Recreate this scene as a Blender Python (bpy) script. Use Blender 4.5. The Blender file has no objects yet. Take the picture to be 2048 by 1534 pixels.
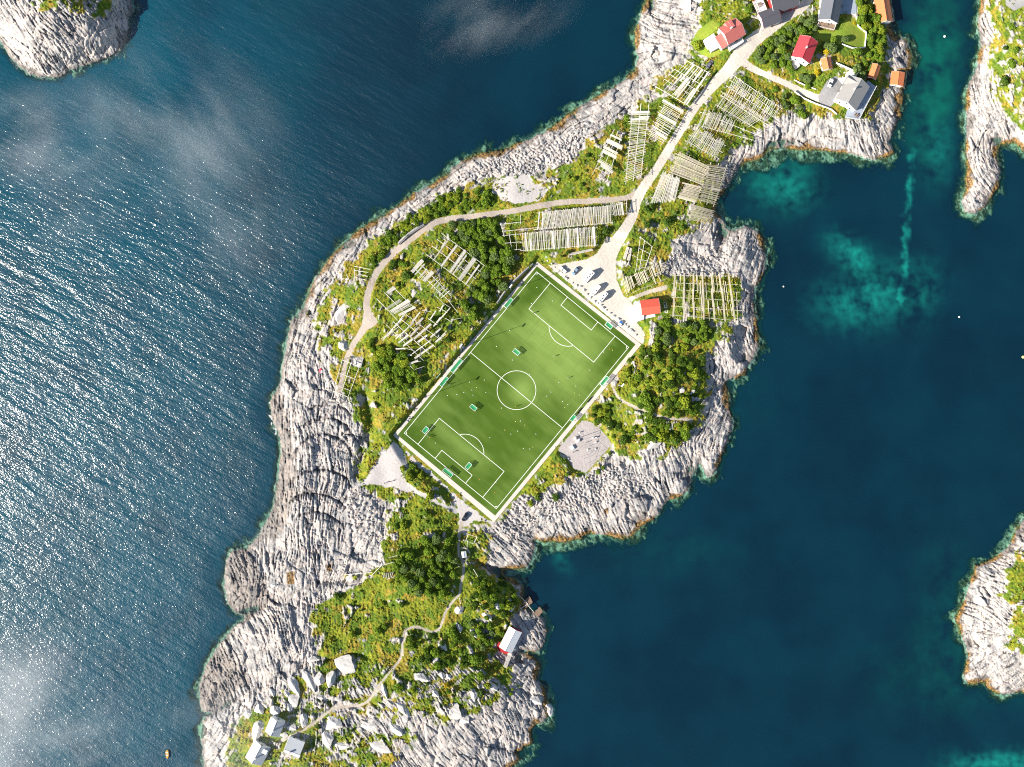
import bpy, math, random
import numpy as np
from mathutils import Vector, Matrix, noise as mnoise

# ------------------------------------------------------------------ camera, sky, sun, exposure
S = 0.246            # metres per photo pixel at sea level
H = 400.0            # flying height of the drone
CX, CY = 1024.0, 767.0
scene = bpy.context.scene
col = scene.collection
R = math.radians
cam_data = bpy.data.cameras.new('camera')
cam_data.sensor_width = 36.0
cam_data.lens = 36.0 * H / (2048 * S)
cam_data.clip_start = 1.0
cam_data.clip_end = 20000.0
cam = bpy.data.objects.new('camera', cam_data)
cam.location = (0, 0, H)
col.objects.link(cam)
scene.camera = cam

SUN_EL = 29.0
SUN_DIR = Vector((-0.94 * math.cos(R(SUN_EL)), -0.34 * math.cos(R(SUN_EL)), math.sin(R(SUN_EL)))).normalized()
world = bpy.data.worlds.new('World')
scene.world = world
world.use_nodes = True
wn = world.node_tree.nodes
wl = world.node_tree.links
bg = wn.get('Background') or wn.new('ShaderNodeBackground')
sky = wn.new('ShaderNodeTexSky')
sky.sky_type = 'NISHITA'
sky.sun_disc = False
sky.sun_elevation = R(SUN_EL)
sky.sun_rotation = math.atan2(SUN_DIR.x, SUN_DIR.y) % (2 * math.pi)
sky.air_density = 1.0
sky.dust_density = 0.6
wl.new(sky.outputs[0], bg.inputs[0])
bg.inputs[1].default_value = 0.07
sun_data = bpy.data.lights.new('sun', 'SUN')
sun_data.energy = 5.0
sun_data.angle = R(0.5)
sun_data.color = (1.0, 0.93, 0.82)
sun = bpy.data.objects.new('sun', sun_data)
sun.rotation_euler = SUN_DIR.to_track_quat('Z', 'Y').to_euler()
sun.location = (-300, -100, 300)
col.objects.link(sun)
scene.view_settings.view_transform = 'Standard'
scene.view_settings.look = 'None'
scene.view_settings.gamma = 1.0
scene.view_settings.exposure = 1.15
scene.render.engine = 'CYCLES'
scene.cycles.use_denoising = False
scene.cycles.volume_bounces = 2
scene.cycles.max_bounces = 6
scene.cycles.transparent_max_bounces = 12
scene.cycles.pixel_filter_type = 'BLACKMAN_HARRIS'
scene.cycles.filter_width = 1.1
rng = random.Random(7)
nrng = np.random.default_rng(7)

# ------------------------------------------------------------------ small numpy toolkit
_LUT = np.array([(math.cos(i * math.pi / 8), math.sin(i * math.pi / 8)) for i in range(16)], np.float32)


def _hash(ix, iy, seed):
    h = ix.astype(np.uint32) * np.uint32(374761393) + iy.astype(np.uint32) * np.uint32(668265263) + np.uint32((seed * 2654435761) & 0xffffffff)
    h = (h ^ (h >> np.uint32(13))) * np.uint32(1274126177)
    return h ^ (h >> np.uint32(16))


def perlin(x, y, seed=0):
    x = np.asarray(x, np.float32); y = np.asarray(y, np.float32)
    fx0 = np.floor(x); fy0 = np.floor(y)
    ix = fx0.astype(np.int64); iy = fy0.astype(np.int64)
    fx = x - fx0; fy = y - fy0
    u = fx * fx * fx * (fx * (fx * 6 - 15) + 10)
    v = fy * fy * fy * (fy * (fy * 6 - 15) + 10)
    def g(dx, dy):
        k = (_hash(ix + dx, iy + dy, seed) & np.uint32(15)).astype(np.int32)
        gr = _LUT[k]
        return gr[..., 0] * (fx - dx) + gr[..., 1] * (fy - dy)
    a = g(0, 0); b = g(1, 0); c = g(0, 1); d = g(1, 1)
    r = a + u * (b - a)
    return (r + v * ((c + u * (d - c)) - r)) * 1.5


def fbm(x, y, octs=4, seed=0, gain=0.5):
    t = 0; amp = 1.0; f = 1.0
    for o in range(octs):
        t = t + amp * perlin(x * f + 17.3 * o, y * f - 9.1 * o, seed + o)
        amp *= gain; f *= 2.03
    return t


def worley(x, y, seed=0):
    """distance to nearest jittered cell point, second distance, cell id value"""
    fx0 = np.floor(x); fy0 = np.floor(y)
    ix = fx0.astype(np.int64); iy = fy0.astype(np.int64)
    d1 = np.full(x.shape, 9.0, np.float32); d2 = d1.copy(); idv = np.zeros(x.shape, np.float32)
    for dx in (-1, 0, 1):
        for dy in (-1, 0, 1):
            h = _hash(ix + dx, iy + dy, seed)
            jx = (h & np.uint32(1023)).astype(np.float32) / 1023.0
            jy = ((h >> np.uint32(10)) & np.uint32(1023)).astype(np.float32) / 1023.0
            v = ((h >> np.uint32(20)) & np.uint32(1023)).astype(np.float32) / 1023.0
            d = np.sqrt((fx0 + dx + jx - x) ** 2 + (fy0 + dy + jy - y) ** 2).astype(np.float32)
            near = d < d1
            d2 = np.where(near, d1, np.minimum(d2, d))
            idv = np.where(near, v, idv)
            d1 = np.where(near, d, d1)
    return d1, d2, idv


def sstep(a, b, x):
    t = np.clip((x - a) / (b - a), 0, 1)
    return t * t * (3 - 2 * t)


def U(px, py, z):
    """photo pixel seen at height z -> world point"""
    k = S * (H - z) / H
    return Vector(((px - CX) * k, (CY - py) * k, z))


# ------------------------------------------------------------------ raster grid in photo pixels
STEP = 1.5
X0, Y0, X1, Y1 = -90.0, -90.0, 2138.0, 1624.0
NX = int((X1 - X0) / STEP) + 1
NY = int((Y1 - Y0) / STEP) + 1
gx = (X0 + STEP * np.arange(NX)).astype(np.float32)
gy = (Y0 + STEP * np.arange(NY)).astype(np.float32)
PX, PY = np.meshgrid(gx, gy)


def bilinear(img, px, py):
    fx = np.clip((np.asarray(px, np.float64) - X0) / STEP, 0, NX - 1.001)
    fy = np.clip((np.asarray(py, np.float64) - Y0) / STEP, 0, NY - 1.001)
    ix = fx.astype(int); iy = fy.astype(int)
    tx = fx - ix; ty = fy - iy
    return (img[iy, ix] * (1 - tx) + img[iy, ix + 1] * tx) * (1 - ty) + (img[iy + 1, ix] * (1 - tx) + img[iy + 1, ix + 1] * tx) * ty


def bbox_slice(pts, pad):
    xs = [p[0] for p in pts]; ys = [p[1] for p in pts]
    i0 = max(0, int((min(xs) - pad - X0) / STEP)); i1 = min(NX, int((max(xs) + pad - X0) / STEP) + 2)
    j0 = max(0, int((min(ys) - pad - Y0) / STEP)); j1 = min(NY, int((max(ys) + pad - Y0) / STEP) + 2)
    return slice(j0, j1), slice(i0, i1)


def inside(px, py, poly):
    c = np.zeros(px.shape, bool)
    n = len(poly)
    for i in range(n):
        x1, y1 = poly[i]; x2, y2 = poly[(i + 1) % n]
        if y1 == y2:
            continue
        t = ((y1 > py) != (y2 > py)) & (px < (x2 - x1) * (py - y1) / (y2 - y1) + x1)
        c ^= t
    return c


def seg_dist(px, py, pts, closed=False):
    d = np.full(px.shape, 1e9, np.float32)
    n = len(pts)
    for i in range(n if closed else n - 1):
        x1, y1 = pts[i][:2]; x2, y2 = pts[(i + 1) % n][:2]
        dx, dy = x2 - x1, y2 - y1
        L = dx * dx + dy * dy + 1e-9
        t = np.clip(((px - x1) * dx + (py - y1) * dy) / L, 0, 1)
        d = np.minimum(d, (px - x1 - t * dx) ** 2 + (py - y1 - t * dy) ** 2)
    return np.sqrt(d)


def poly_sd(poly, pad=30):
    """signed distance (px, positive inside) on the raster, -pad outside its box"""
    out = np.full((NY, NX), -float(pad), np.float32)
    sl = bbox_slice(poly, pad)
    d = np.minimum(seg_dist(PX[sl], PY[sl], poly, True), pad)
    out[sl] = np.where(inside(PX[sl], PY[sl], poly), d, -d)
    return out


def line_sd(pts):
    """pts: (x, y, half width) -> half width minus distance to the polyline"""
    out = np.full((NY, NX), -40.0, np.float32)
    for i in range(len(pts) - 1):
        (x1, y1, w1), (x2, y2, w2) = pts[i], pts[i + 1]
        sl = bbox_slice([(x1, y1), (x2, y2)], 40)
        px, py = PX[sl], PY[sl]
        dx, dy = x2 - x1, y2 - y1
        t = np.clip(((px - x1) * dx + (py - y1) * dy) / (dx * dx + dy * dy + 1e-9), 0, 1)
        d = np.sqrt((px - x1 - t * dx) ** 2 + (py - y1 - t * dy) ** 2)
        out[sl] = np.maximum(out[sl], w1 + (w2 - w1) * t - d)
    return out


def smooth_line(pts, n=5):
    """Catmull-Rom through the points"""
    res = []
    P = [np.array(p, float) for p in pts]
    for i in range(len(P) - 1):
        p0 = P[max(i - 1, 0)]; p1 = P[i]; p2 = P[i + 1]; p3 = P[min(i + 2, len(P) - 1)]
        for k in range(n):
            t = k / n
            res.append(tuple(0.5 * (2 * p1 + (p2 - p0) * t + (2 * p0 - 5 * p1 + 4 * p2 - p3) * t * t + (3 * p1 - p0 - 3 * p2 + p3) * t ** 3)))
    res.append(tuple(P[-1]))
    return res


def box_blur(a, r):
    k = 2 * r + 1
    for ax in (0, 1):
        p = np.pad(a, [(r + 1, r) if i == ax else (0, 0) for i in (0, 1)], mode='edge').cumsum(axis=ax, dtype=np.float64)
        a = ((p[k:] - p[:-k]) if ax == 0 else (p[:, k:] - p[:, :-k])) / k
    return a.astype(np.float32)


# ------------------------------------------------------------------ outlines measured in the photograph
MAIN = [(1296,-120),(1296,-10),(1287,16),(1279,40),(1273,60),(1271,94),(1276,117),(1270,142),(1246,162),(1229,172),(1207,186),(1190,196),(1160,212),(1134,232),(1112,250),
        (1081,268),(1044,283),(1001,302),(965,308),(930,318),(905,334),(890,352),(862,370),(830,387),(808,402),(779,425),(748,441),(720,460),(689,487),(664,510),(648,535),(629,558),
        (617,588),(604,617),(582,643),(574,686),(564,737),(563,757),(556,778),(545,791),(540,815),(545,842),(560,877),(563,905),(558,944),(555,969),(543,1020),(535,1040),(517,1073),
        (502,1086),(492,1096),(464,1103),(454,1122),(449,1147),(449,1172),(456,1203),(469,1225),(489,1232),(500,1224),(487,1239),(464,1257),(441,1287),(423,1312),(408,1343),(399,1373),
        (398,1406),(402,1423),(424,1424),(446,1405),(424,1428),(406,1442),(403,1469),(405,1498),(407,1540),(407,1640),(1000,1640),(1018,1540),(1039,1516),(1035,1504),(1065,1484),(1061,1465),
        (1069,1447),(1090,1443),(1098,1424),(1094,1400),(1090,1379),(1073,1361),(1073,1347),(1080,1332),(1073,1318),(1049,1306),(1041,1300),(1060,1303),(1077,1304),(1090,1285),(1094,1264),(1086,1238),
        (1070,1226),(1048,1215),(1048,1196),(1045,1174),(1032,1161),(1016,1155),(1004,1149),(1009,1139),(1030,1136),(1055,1134),(1063,1119),(1071,1098),(1069,1080),(1102,1083),(1138,1082),(1160,1076),(1181,1066),
        (1214,1070),(1247,1079),(1265,1069),(1281,1051),(1311,1036),(1324,1013),(1334,1000),(1357,993),(1377,982),(1382,962),(1392,939),(1400,926),(1408,946),(1420,950),(1431,945),(1438,924),
        (1451,891),(1459,868),(1466,847),(1456,814),(1458,794),(1450,766),(1458,757),(1472,755),(1488,751),(1497,734),(1510,712),(1517,690),(1514,653),(1511,630),(1505,600),(1508,575),(1520,560),
        (1528,545),(1531,510),(1526,480),(1515,460),(1490,452),(1466,462),(1450,455),(1443,438),(1428,419),(1435,399),(1448,383),(1462,360),(1475,338),(1490,323),(1514,319),(1542,297),(1599,298),
        (1650,300),(1700,306),(1742,318),(1771,315),(1788,305),(1777,288),(1785,265),(1799,237),(1802,208),(1806,180),(1808,144),(1820,138),(1822,110),(1812,78),(1786,70),(1780,52),(1776,44),(1775,0),(1775,-120)]
ISL_E1 = [(1963,-120),(1963,0),(1955,47),(1960,78),(1960,106),(1952,141),(1938,163),(1933,196),(1932,279),(1933,339),(1932,385),(1924,405),(1930,424),(1950,428),(1968,414),(1995,378),(2001,344),(1992,308),(2001,290),(2026,282),(2048,299),(2240,310),(2240,-120)]
ISL_E2 = [(2240,1000),(2100,1010),(2048,1038),(2035,1056),(2021,1088),(2012,1100),(1988,1117),(1953,1132),(1941,1161),(1927,1205),(1912,1235),(1924,1273),(1936,1308),(1927,1352),(1936,1367),(1968,1364),(1983,1384),(2012,1390),(2041,1384),(2059,1387),(2240,1390)]
ISL_W1 = [(-200,-120),(-200,40),(-60,55),(0,82),(20,113),(39,135),(59,149),(88,155),(117,156),(133,143),(168,131),(196,123),(225,111),(248,94),(256,65),(258,39),(264,20),(262,-120)]
COASTS = [MAIN, ISL_E1, ISL_E2, ISL_W1]

PITCH_OUT = [(1074.5,523),(1282.5,689),(988,1044.5),(786,870.5)]
PITCH_TURF = [(1074,532),(1271,689),(990,1031.5),(795.5,870)]
ZP = 4.0

ROAD_MAIN = smooth_line([(1650,-40,10),(1618,-5,10),(1606,12,9.5),(1572,34,10),(1540,57,11),(1508,80,14),(1484,106,16),(1459,137,12.5),(1425,172,10.5),(1391,212,9),(1368,249,8.5),(1340,294,8.5),
                         (1312,340,8.5),(1290,370,9.5),(1274,400,10),(1262,438,10),(1240,474,12),(1222,500,16)])
ROAD_WEST = smooth_line([(1283,383,8),(1264,392,6.5),(1240,398,5.5),(1180,402,5.5),(1130,404,5.5),(1077,412,6),(1020,423,5.5),(960,431,5.5),(900,438,6),(861,449,6.5),(829,472,6.5),(798,497,6.5),(771,522,6.5),
                         (751,549,6.5),(739,578,6.5),(733,605,6.5),(735,629,8),(730,652,7.5),(718,672,6),(703,695,5.5),(693,719,5),(685,755,4.5),(677,785,4.5)])
LAY_BY = [(741,622),(757,644),(744,655),(728,662),(726,630)]
PATH_SOUTH = smooth_line([(923,1046,4),(919,1066,3),(917,1088,2.6),(918,1110,2.6),(926,1124,2.6),(927,1143,2.6),(922,1168,2.4),(919,1188,2.4),(905,1204,2.4),(891,1225,2.4),(883,1249,2.4),(874,1261,2.4),(860,1263,2.4),
                          (834,1254,2.4),(811,1261,2.4),(806,1283,2.4),(801,1316,2.4),(783,1340,2.4),(757,1372,2.4),(738,1400,2.4),(713,1412,2.4),(673,1414,2.4),(654,1426,2.4),(624,1449,2.4),(595,1467,2.4),(565,1480,4)])
PATH_EAST = smooth_line([(1222,764,2.4),(1236,794,2.4),(1265,812,3),(1296,823,3),(1326,835,2.6),(1360,838,2.6),(1384,839,2.4)])
DRIVE = smooth_line([(1480,118,9),(1500,134,7),(1530,149,6),(1568,165,6),(1600,181,6),(1630,194,7),(1660,203,8)])
TRACK_CLUB = smooth_line([(1252,602,4),(1275,592,3.5),(1300,583,4),(1330,575,4.5)])
PARKING = [(1080,516),(1100,531),(1139,525),(1174,518),(1193,508),(1205,489),(1215,474),(1246,478),(1232,519),(1233,558),(1246,590),(1258,600),(1266,612),(1268,637),(1283,657),(1290,668),(1287,688),(1275,683)]
GYM = [(1164,842),(1173,841),(1186,847),(1201,859),(1214,873),(1222,887),(1216,899),(1196,918),(1186,932),(1171,946),(1148,937),(1128,909),(1116,899)]
GRAVEL_N = [(985,367),(1013,353),(1056,348),(1067,365),(1097,377),(1081,402),(1032,408),(1000,398),(987,383)]
GRAVEL_S = [(800,884),(822,912),(868,950),(914,992),(960,1030),(985,1046),(950,1041),(930,1053),(915,1049),(917,1018),(906,992),(880,966),(850,946),(822,922)]
GRAVEL_S2 = [(770,904),(788,882),(806,900),(815,925),(802,942),(816,966),(836,982),(812,984),(790,976),(740,968),(706,976),(736,952),(745,930)]
PATH_GRAVEL = smooth_line([(800,966,4),(835,984,4),(870,1003,3.5),(905,1018,4),(926,1028,5)])
TARMAC_HOUSE = [(1636,193),(1640,186),(1655,160),(1672,152),(1690,160),(1680,190),(1668,206),(1660,215),(1640,208)]
YARD_EAST = [(2010,-20),(2140,-20),(2140,20),(2048,12),(2028,22),(2012,10)]
LAWNS = [[(1396,60),(1425,40),(1440,52),(1424,66),(1406,80),(1424,104),(1445,94),(1448,104),(1420,116),(1400,108),(1380,88)],
         [(1618,78),(1640,60),(1668,64),(1700,30),(1714,40),(1732,66),(1729,96),(1704,96),(1682,88),(1660,90),(1640,78)]]

GRASS_POLY = [(1390,-60),(1402,60),(1388,108),(1360,122),(1330,150),(1290,192),(1255,228),(1215,255),(1165,300),(1105,325),(1085,345),(1050,342),(985,362),(930,372),(880,398),(835,428),(790,455),(745,480),(715,520),
              (676,545),(640,585),(622,640),(628,690),(650,740),(690,790),(715,830),(738,880),(712,930),(712,965),(790,1010),(775,1060),(755,1110),(760,1140),(640,1180),(625,1250),(640,1325),(570,1370),(500,1420),(455,1480),(450,1640),
              (700,1640),(790,1530),(850,1460),(950,1435),(1010,1400),(1040,1370),(1020,1335),(985,1310),(1015,1250),(1040,1205),(1015,1165),(965,1132),(985,1080),(945,1052),(990,1046),(1040,1000),(1110,975),
              (1160,950),(1230,900),(1250,915),(1300,935),(1350,905),(1395,850),(1420,790),(1400,735),(1425,695),(1480,655),(1345,640),(1340,560),(1325,540),(1370,505),(1400,450),(1430,425),(1440,330),(1470,300),(1530,245),
              (1570,225),(1650,232),(1740,240),(1775,165),(1775,-60)]
GRASS_MORE = [[(1335,552),(1400,548),(1478,552),(1484,640),(1430,650),(1330,640)],[(1965,-40),(1985,60),(1975,130),(1985,190),(2020,240),(2060,260),(2140,240),(2140,-40)],
              [(2040,1105),(2018,1150),(2005,1190),(2030,1230),(2015,1290),(2060,1310),(2140,1260),(2140,1090)],
              [(60,-40),(70,20),(150,25),(190,45),(225,20),(220,-40)]]
ROCK_PATCH = [[(1250,930),(1300,905),(1340,930),(1290,985)],[(1300,640),(1318,648),(1305,690),(1296,730),(1288,720),(1298,680)],
              [(660,610),(696,612),(694,650),(660,655)],[(640,690),(665,690),(660,750),(640,760)],[(700,705),(725,715),(720,735),(700,730)],
              [(1340,480),(1420,450),(1440,540),(1350,550)],[(700,1060),(760,1040),(770,1130),(700,1150)],[(985,815),(985,816),(986,815)],
              [(1205,715),(1230,720),(1240,760),(1225,775)],[(1270,905),(1330,880),(1340,900),(1300,930)],[(560,1190),(690,1160),(760,1146),(690,1185),(620,1215)]]
RUBBLE = [[(1000,1056),(1040,1018),(1110,992),(1200,935),(1240,930),(1300,960),(1270,1000),(1150,1020),(1070,1060),(1020,1085)],
          [(1350,500),(1400,510),(1440,520),(1440,548),(1350,550),(1316,548)],[(700,975),(750,1000),(765,1060),(720,1085),(695,1030)],
          [(1100,285),(1190,235),(1150,320),(1060,350),(900,360),(960,325)],[(1380,510),(1480,470),(1450,545)],[(790,470),(830,455),(845,448),(850,455),(810,485)],[(1020,1010),(1060,990),(1090,1010),(1030,1040)]]
WET = [[(440,1105),(440,1172),(462,1235),(545,1205),(528,1150),(505,1105)],[(385,1370),(390,1440),(440,1412),(500,1362),(470,1310),(440,1290)],[(510,1085),(545,1010),(552,900),(540,860),(525,790),(556,775),(584,860),(592,930),(590,1000),(560,1080)]]
# ------------------------------------------------------------------ node helpers
class NT:
    def __init__(self, name):
        self.m = bpy.data.materials.new(name)
        self.m.use_nodes = True
        self.t = self.m.node_tree
        self.t.nodes.clear()
        self.out = self.n('ShaderNodeOutputMaterial')

    def n(self, typ, ins=None, **props):
        nd = self.t.nodes.new(typ)
        for k, v in props.items():
            setattr(nd, k, v)
        for k, v in (ins or {}).items():
            self.put(nd.inputs[k], v)
        return nd

    def put(self, sock, v):
        if hasattr(v, 'is_linked'):
            self.t.links.new(v, sock)
        else:
            if isinstance(v, (tuple, list)) and len(v) == 3 and sock.type == 'RGBA':
                v = tuple(v) + (1.0,)
            sock.default_value = v

    def math(self, op, a, b=0.0, c=None, clamp=False):
        nd = self.n('ShaderNodeMath', operation=op, use_clamp=clamp)
        self.put(nd.inputs[0], a); self.put(nd.inputs[1], b)
        if c is not None:
            self.put(nd.inputs[2], c)
        return nd.outputs[0]

    def mix(self, f, a, b, blend='MIX'):
        nd = self.n('ShaderNodeMix', data_type='RGBA', blend_type=blend)
        self.put(nd.inputs[0], f); self.put(nd.inputs[6], a); self.put(nd.inputs[7], b)
        return nd.outputs[2]

    def noise(self, vec, scale, detail=3.0, rough=0.55):
        nd = self.n('ShaderNodeTexNoise', {'Scale': scale, 'Detail': detail, 'Roughness': rough})
        if vec is not None:
            self.put(nd.inputs['Vector'], vec)
        return nd.outputs[0]

    def ramp(self, v, a, b, lo=0.0, hi=1.0):
        nd = self.n('ShaderNodeMapRange', {0: v, 1: a, 2: b, 3: lo, 4: hi}, interpolation_type='SMOOTHSTEP')
        return nd.outputs[0]

    def mapping(self, vec, rot=(0, 0, 0), scale=(1, 1, 1)):
        r = self.n('ShaderNodeMapping', {'Vector': vec, 'Rotation': rot}).outputs[0] if any(rot) else vec
        return self.n('ShaderNodeMapping', {'Vector': r, 'Scale': scale}).outputs[0]

    def obj(self):
        return self.n('ShaderNodeTexCoord').outputs['Object']

    def pos(self):
        return self.n('ShaderNodeNewGeometry').outputs['Position']

    def attr(self, name):
        a = self.n('ShaderNodeAttribute', attribute_name=name)
        s = self.n('ShaderNodeSeparateColor', {0: a.outputs['Color']})
        return s.outputs[0], s.outputs[1], s.outputs[2], a.outputs['Alpha']

    def bsdf(self, colour, rough=0.8, spec=0.3, normal=None, **kw):
        b = self.n('ShaderNodeBsdfPrincipled', {'Base Color': colour, 'Roughness': rough, 'Specular IOR Level': spec})
        for k, v in kw.items():
            self.put(b.inputs[k], v)
        if normal is not None:
            self.put(b.inputs['Normal'], normal)
        return b.outputs[0]

    def bump(self, h, dist=1.0, strength=1.0):
        return self.n('ShaderNodeBump', {'Height': h, 'Distance': dist, 'Strength': strength}).outputs[0]

    def done(self, shader):
        self.t.links.new(shader, self.out.inputs['Surface'])
        return self.m


# ------------------------------------------------------------------ height map and ground masks
def coarse_sd(polys, step=6):
    cx = np.arange(X0, X1 + step, step, dtype=np.float32); cy = np.arange(Y0, Y1 + step, step, dtype=np.float32)
    px, py = np.meshgrid(cx, cy)
    best = np.full(px.shape, -1e9, np.float32)
    for p in polys:
        d = seg_dist(px, py, p, True)
        best = np.maximum(best, np.where(inside(px, py, p), d, -d))
    fx = (PX - X0) / step; fy = (PY - Y0) / step
    ix = np.minimum(fx.astype(int), px.shape[1] - 2); iy = np.minimum(fy.astype(int), px.shape[0] - 2)
    tx = fx - ix; ty = fy - iy
    return ((best[iy, ix] * (1 - tx) + best[iy, ix + 1] * tx) * (1 - ty) + (best[iy + 1, ix] * (1 - tx) + best[iy + 1, ix + 1] * tx) * ty).astype(np.float32)


SD_RAW = coarse_sd(COASTS)
rocky_edge = 2.4 * fbm(PX / 15, PY / 15, 3, 11) + 1.3 * fbm(PX / 5, PY / 5, 2, 12)
SD = SD_RAW + rocky_edge

# direction of the rock strata: (px, py, angle in the picture, clockwise from the x axis)
STRATA = [(620, 860, 82), (600, 960, 92), (630, 1060, 84), (560, 1150, 100), (480, 1160, 78), (520, 1290, 66), (450, 1370, 60), (470, 1450, 128), (560, 1390, 100), (960, 1490, 62), (800, 1450, 55),
          (1060, 1430, 70), (1060, 1360, 48), (1080, 1270, 60), (1150, 230, 142), (950, 330, 150), (1290, 60, 20), (1280, 130, 150), (690, 490, 132), (590, 660, 102), (1480, 500, 112), (1650, 270, 92), (1480, 690, 78),
          (1430, 830, 118), (1300, 950, 76), (1350, 960, 70), (1210, 1040, 76), (1150, 1060, 64), (1040, 1110, 48), (120, 80, 58), (220, 60, 62), (1960, 250, 78), (1960, 380, 60), (1980, 1180, 25), (1960, 1330, 150), (1780, 230, 60), (1040, 1190, 60), (700, 1120, 105)]
cw = np.zeros_like(PX); c2 = np.zeros_like(PX); s2 = np.zeros_like(PX)
for (ax, ay, ang) in STRATA:
    w = 1.0 / (((PX - ax) ** 2 + (PY - ay) ** 2) / 900.0 + 1.0) ** 1.6
    cw += w; c2 += w * math.cos(2 * R(ang)); s2 += w * math.sin(2 * R(ang))
TH = 0.5 * np.arctan2(s2, c2)
del cw, c2, s2
WARPX = 13 * fbm(PX / 150, PY / 150, 2, 31) + 0.8 * perlin(PX / 10, PY / 10, 35); WARPY = 13 * fbm(PX / 150, PY / 150, 2, 33) + 0.8 * perlin(PX / 10, PY / 10, 36)
NB = 10
strata = np.zeros_like(PX); fine = np.zeros_like(PX); streak = np.zeros_like(PX); wsum = np.zeros_like(PX)
for k in range(NB):
    a = math.pi * k / NB
    w = np.clip(np.cos(2 * (TH - a)), 0, 1) ** 14
    sel = (w > 0.02) & (SD > -50)
    if not sel.any():
        continue
    x = PX[sel] + WARPX[sel]; y = PY[sel] + WARPY[sel]
    u = x * math.cos(a) + y * math.sin(a); v = -x * math.sin(a) + y * math.cos(a)
    ws = w[sel]
    p1 = perlin(u / 110, v / 11.0, 50 + k); p2 = perlin(u / 55, v / 5.4, 70 + k); p4 = perlin(v / 40, u / 20.0, 150 + k); p5 = perlin(u / 26, v / 3.2, 230 + k)
    c1 = np.exp(-(p1 / .060) ** 2); c2_ = np.exp(-(p2 / .085) ** 2); c3 = np.exp(-(p4 / .045) ** 2); c5 = np.exp(-(p5 / .12) ** 2)
    r3 = perlin(u / 110, v / 24, 90 + k); step = np.sign(p2) * np.minimum(np.abs(p2) * 5, 1)
    strata[sel] += ws * (.9 * r3 - 1.25 * c1 + .22 * step)
    fine[sel] += ws * (-.80 * c2_ - .75 * c3 - .42 * c5 + .16 * np.sign(p5))
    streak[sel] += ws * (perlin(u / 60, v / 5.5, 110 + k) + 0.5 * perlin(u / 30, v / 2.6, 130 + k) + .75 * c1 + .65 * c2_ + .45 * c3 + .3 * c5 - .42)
    wsum[sel] += ws
wsum = np.maximum(wsum, 1e-3)
strata /= wsum; fine /= wsum; streak /= wsum
del wsum


def facet(scale, seed, tilt):
    """broken blocks: every cell of a jittered grid is a tilted facet"""
    ca, sa = np.cos(TH), np.sin(TH)
    x = (PX + 1.5 * WARPX) / scale; y = (PY + 1.5 * WARPY) / scale
    d1, d2, v = worley(x, y, seed)
    h = _hash((v * 1023).astype(np.int64), np.zeros_like(v, dtype=np.int64), seed + 5)
    t1 = ((h & np.uint32(255)).astype(np.float32) / 255 - .5); t2 = (((h >> np.uint32(8)) & np.uint32(255)).astype(np.float32) / 255 - .5)
    return (v - 0.5) + tilt * (np.sin(x * 6.28 * 0.11) * t1 + np.cos(y * 6.28 * 0.13) * t2) - 0.35 * np.exp(-((d2 - d1) / 0.10) ** 2), d1, d2, v


fa, _, _, _ = facet(26.0, 201, 1.5)
fc, _, _, _ = facet(58.0, 204, 1.6)
SMOOTH = sstep(-.25, .35, fbm(PX / 75, PY / 75, 2, 210))
fb, _, _, _ = facet(9.0, 202, 1.2)
rub, rd1, rd2, rv = facet(5.2, 203, 0.0)
rub_h = np.sqrt(np.clip(1 - (rd1 / 0.62) ** 2, 0, 1)) * (0.35 + 0.9 * rv)

grass_sd = np.full_like(PX, -40)
for p in [GRASS_POLY] + GRASS_MORE:
    grass_sd = np.maximum(grass_sd, poly_sd(p, 40))
rock_sd = np.full_like(PX, -30)
for p in ROCK_PATCH:
    rock_sd = np.maximum(rock_sd, poly_sd(p, 30))
rub_sd = np.full_like(PX, -30)
for p in RUBBLE:
    rub_sd = np.maximum(rub_sd, poly_sd(p, 30))
wet_sd = np.full_like(PX, -30)
for p in WET:
    wet_sd = np.maximum(wet_sd, poly_sd(p, 30))


def blob(x, y, rx, ry, a=1.0, rot=0.0):
    c, s = math.cos(R(rot)), math.sin(R(rot))
    dx = PX - x; dy = PY - y
    return a * np.exp(-(((dx * c + dy * s) / rx) ** 2 + ((-dx * s + dy * c) / ry) ** 2))


n_big = fbm(PX / 34, PY / 34, 3, 301)
n_mid = fbm(PX / 13, PY / 13, 3, 302)
bias = blob(760, 1450, 180, 80, -0.95) + blob(970, 1400, 90, 70, -0.55) + blob(650, 1380, 90, 60, -0.45) + blob(1300, 880, 90, 50, -0.3) + blob(650, 660, 45, 110, -0.5) + blob(690, 1200, 70, 50, -0.2) \
    + blob(960, 1060, 60, 30, -0.2) + blob(1080, 1360, 60, 60, -0.3) + blob(2040, 160, 90, 140, -0.5) + blob(150, 0, 120, 60, -0.6) + blob(1230, 250, 90, 40, -0.1, -30) + blob(800, 1170, 120, 90, 0.5) + blob(1340, 720, 80, 70, 0.35)
gval = np.clip(grass_sd / 13.0, -3, 0.75) + 0.9 * n_big + 0.85 * n_mid + bias + 0.42 * np.clip(streak, -1, 1)
gval = np.minimum(gval, -rock_sd / 6.0 + 0.7 * n_mid + 0.2)
gval = np.where(rub_sd > -4, np.minimum(gval, -0.35 - rub_sd / 12.0 + 0.9 * n_mid), gval)
GRASS = sstep(-0.22, 0.22, gval) * sstep(2, 9, SD)
ROCK = 1 - GRASS
RUB = sstep(-4, 5, rub_sd + 6 * n_mid)

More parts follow.
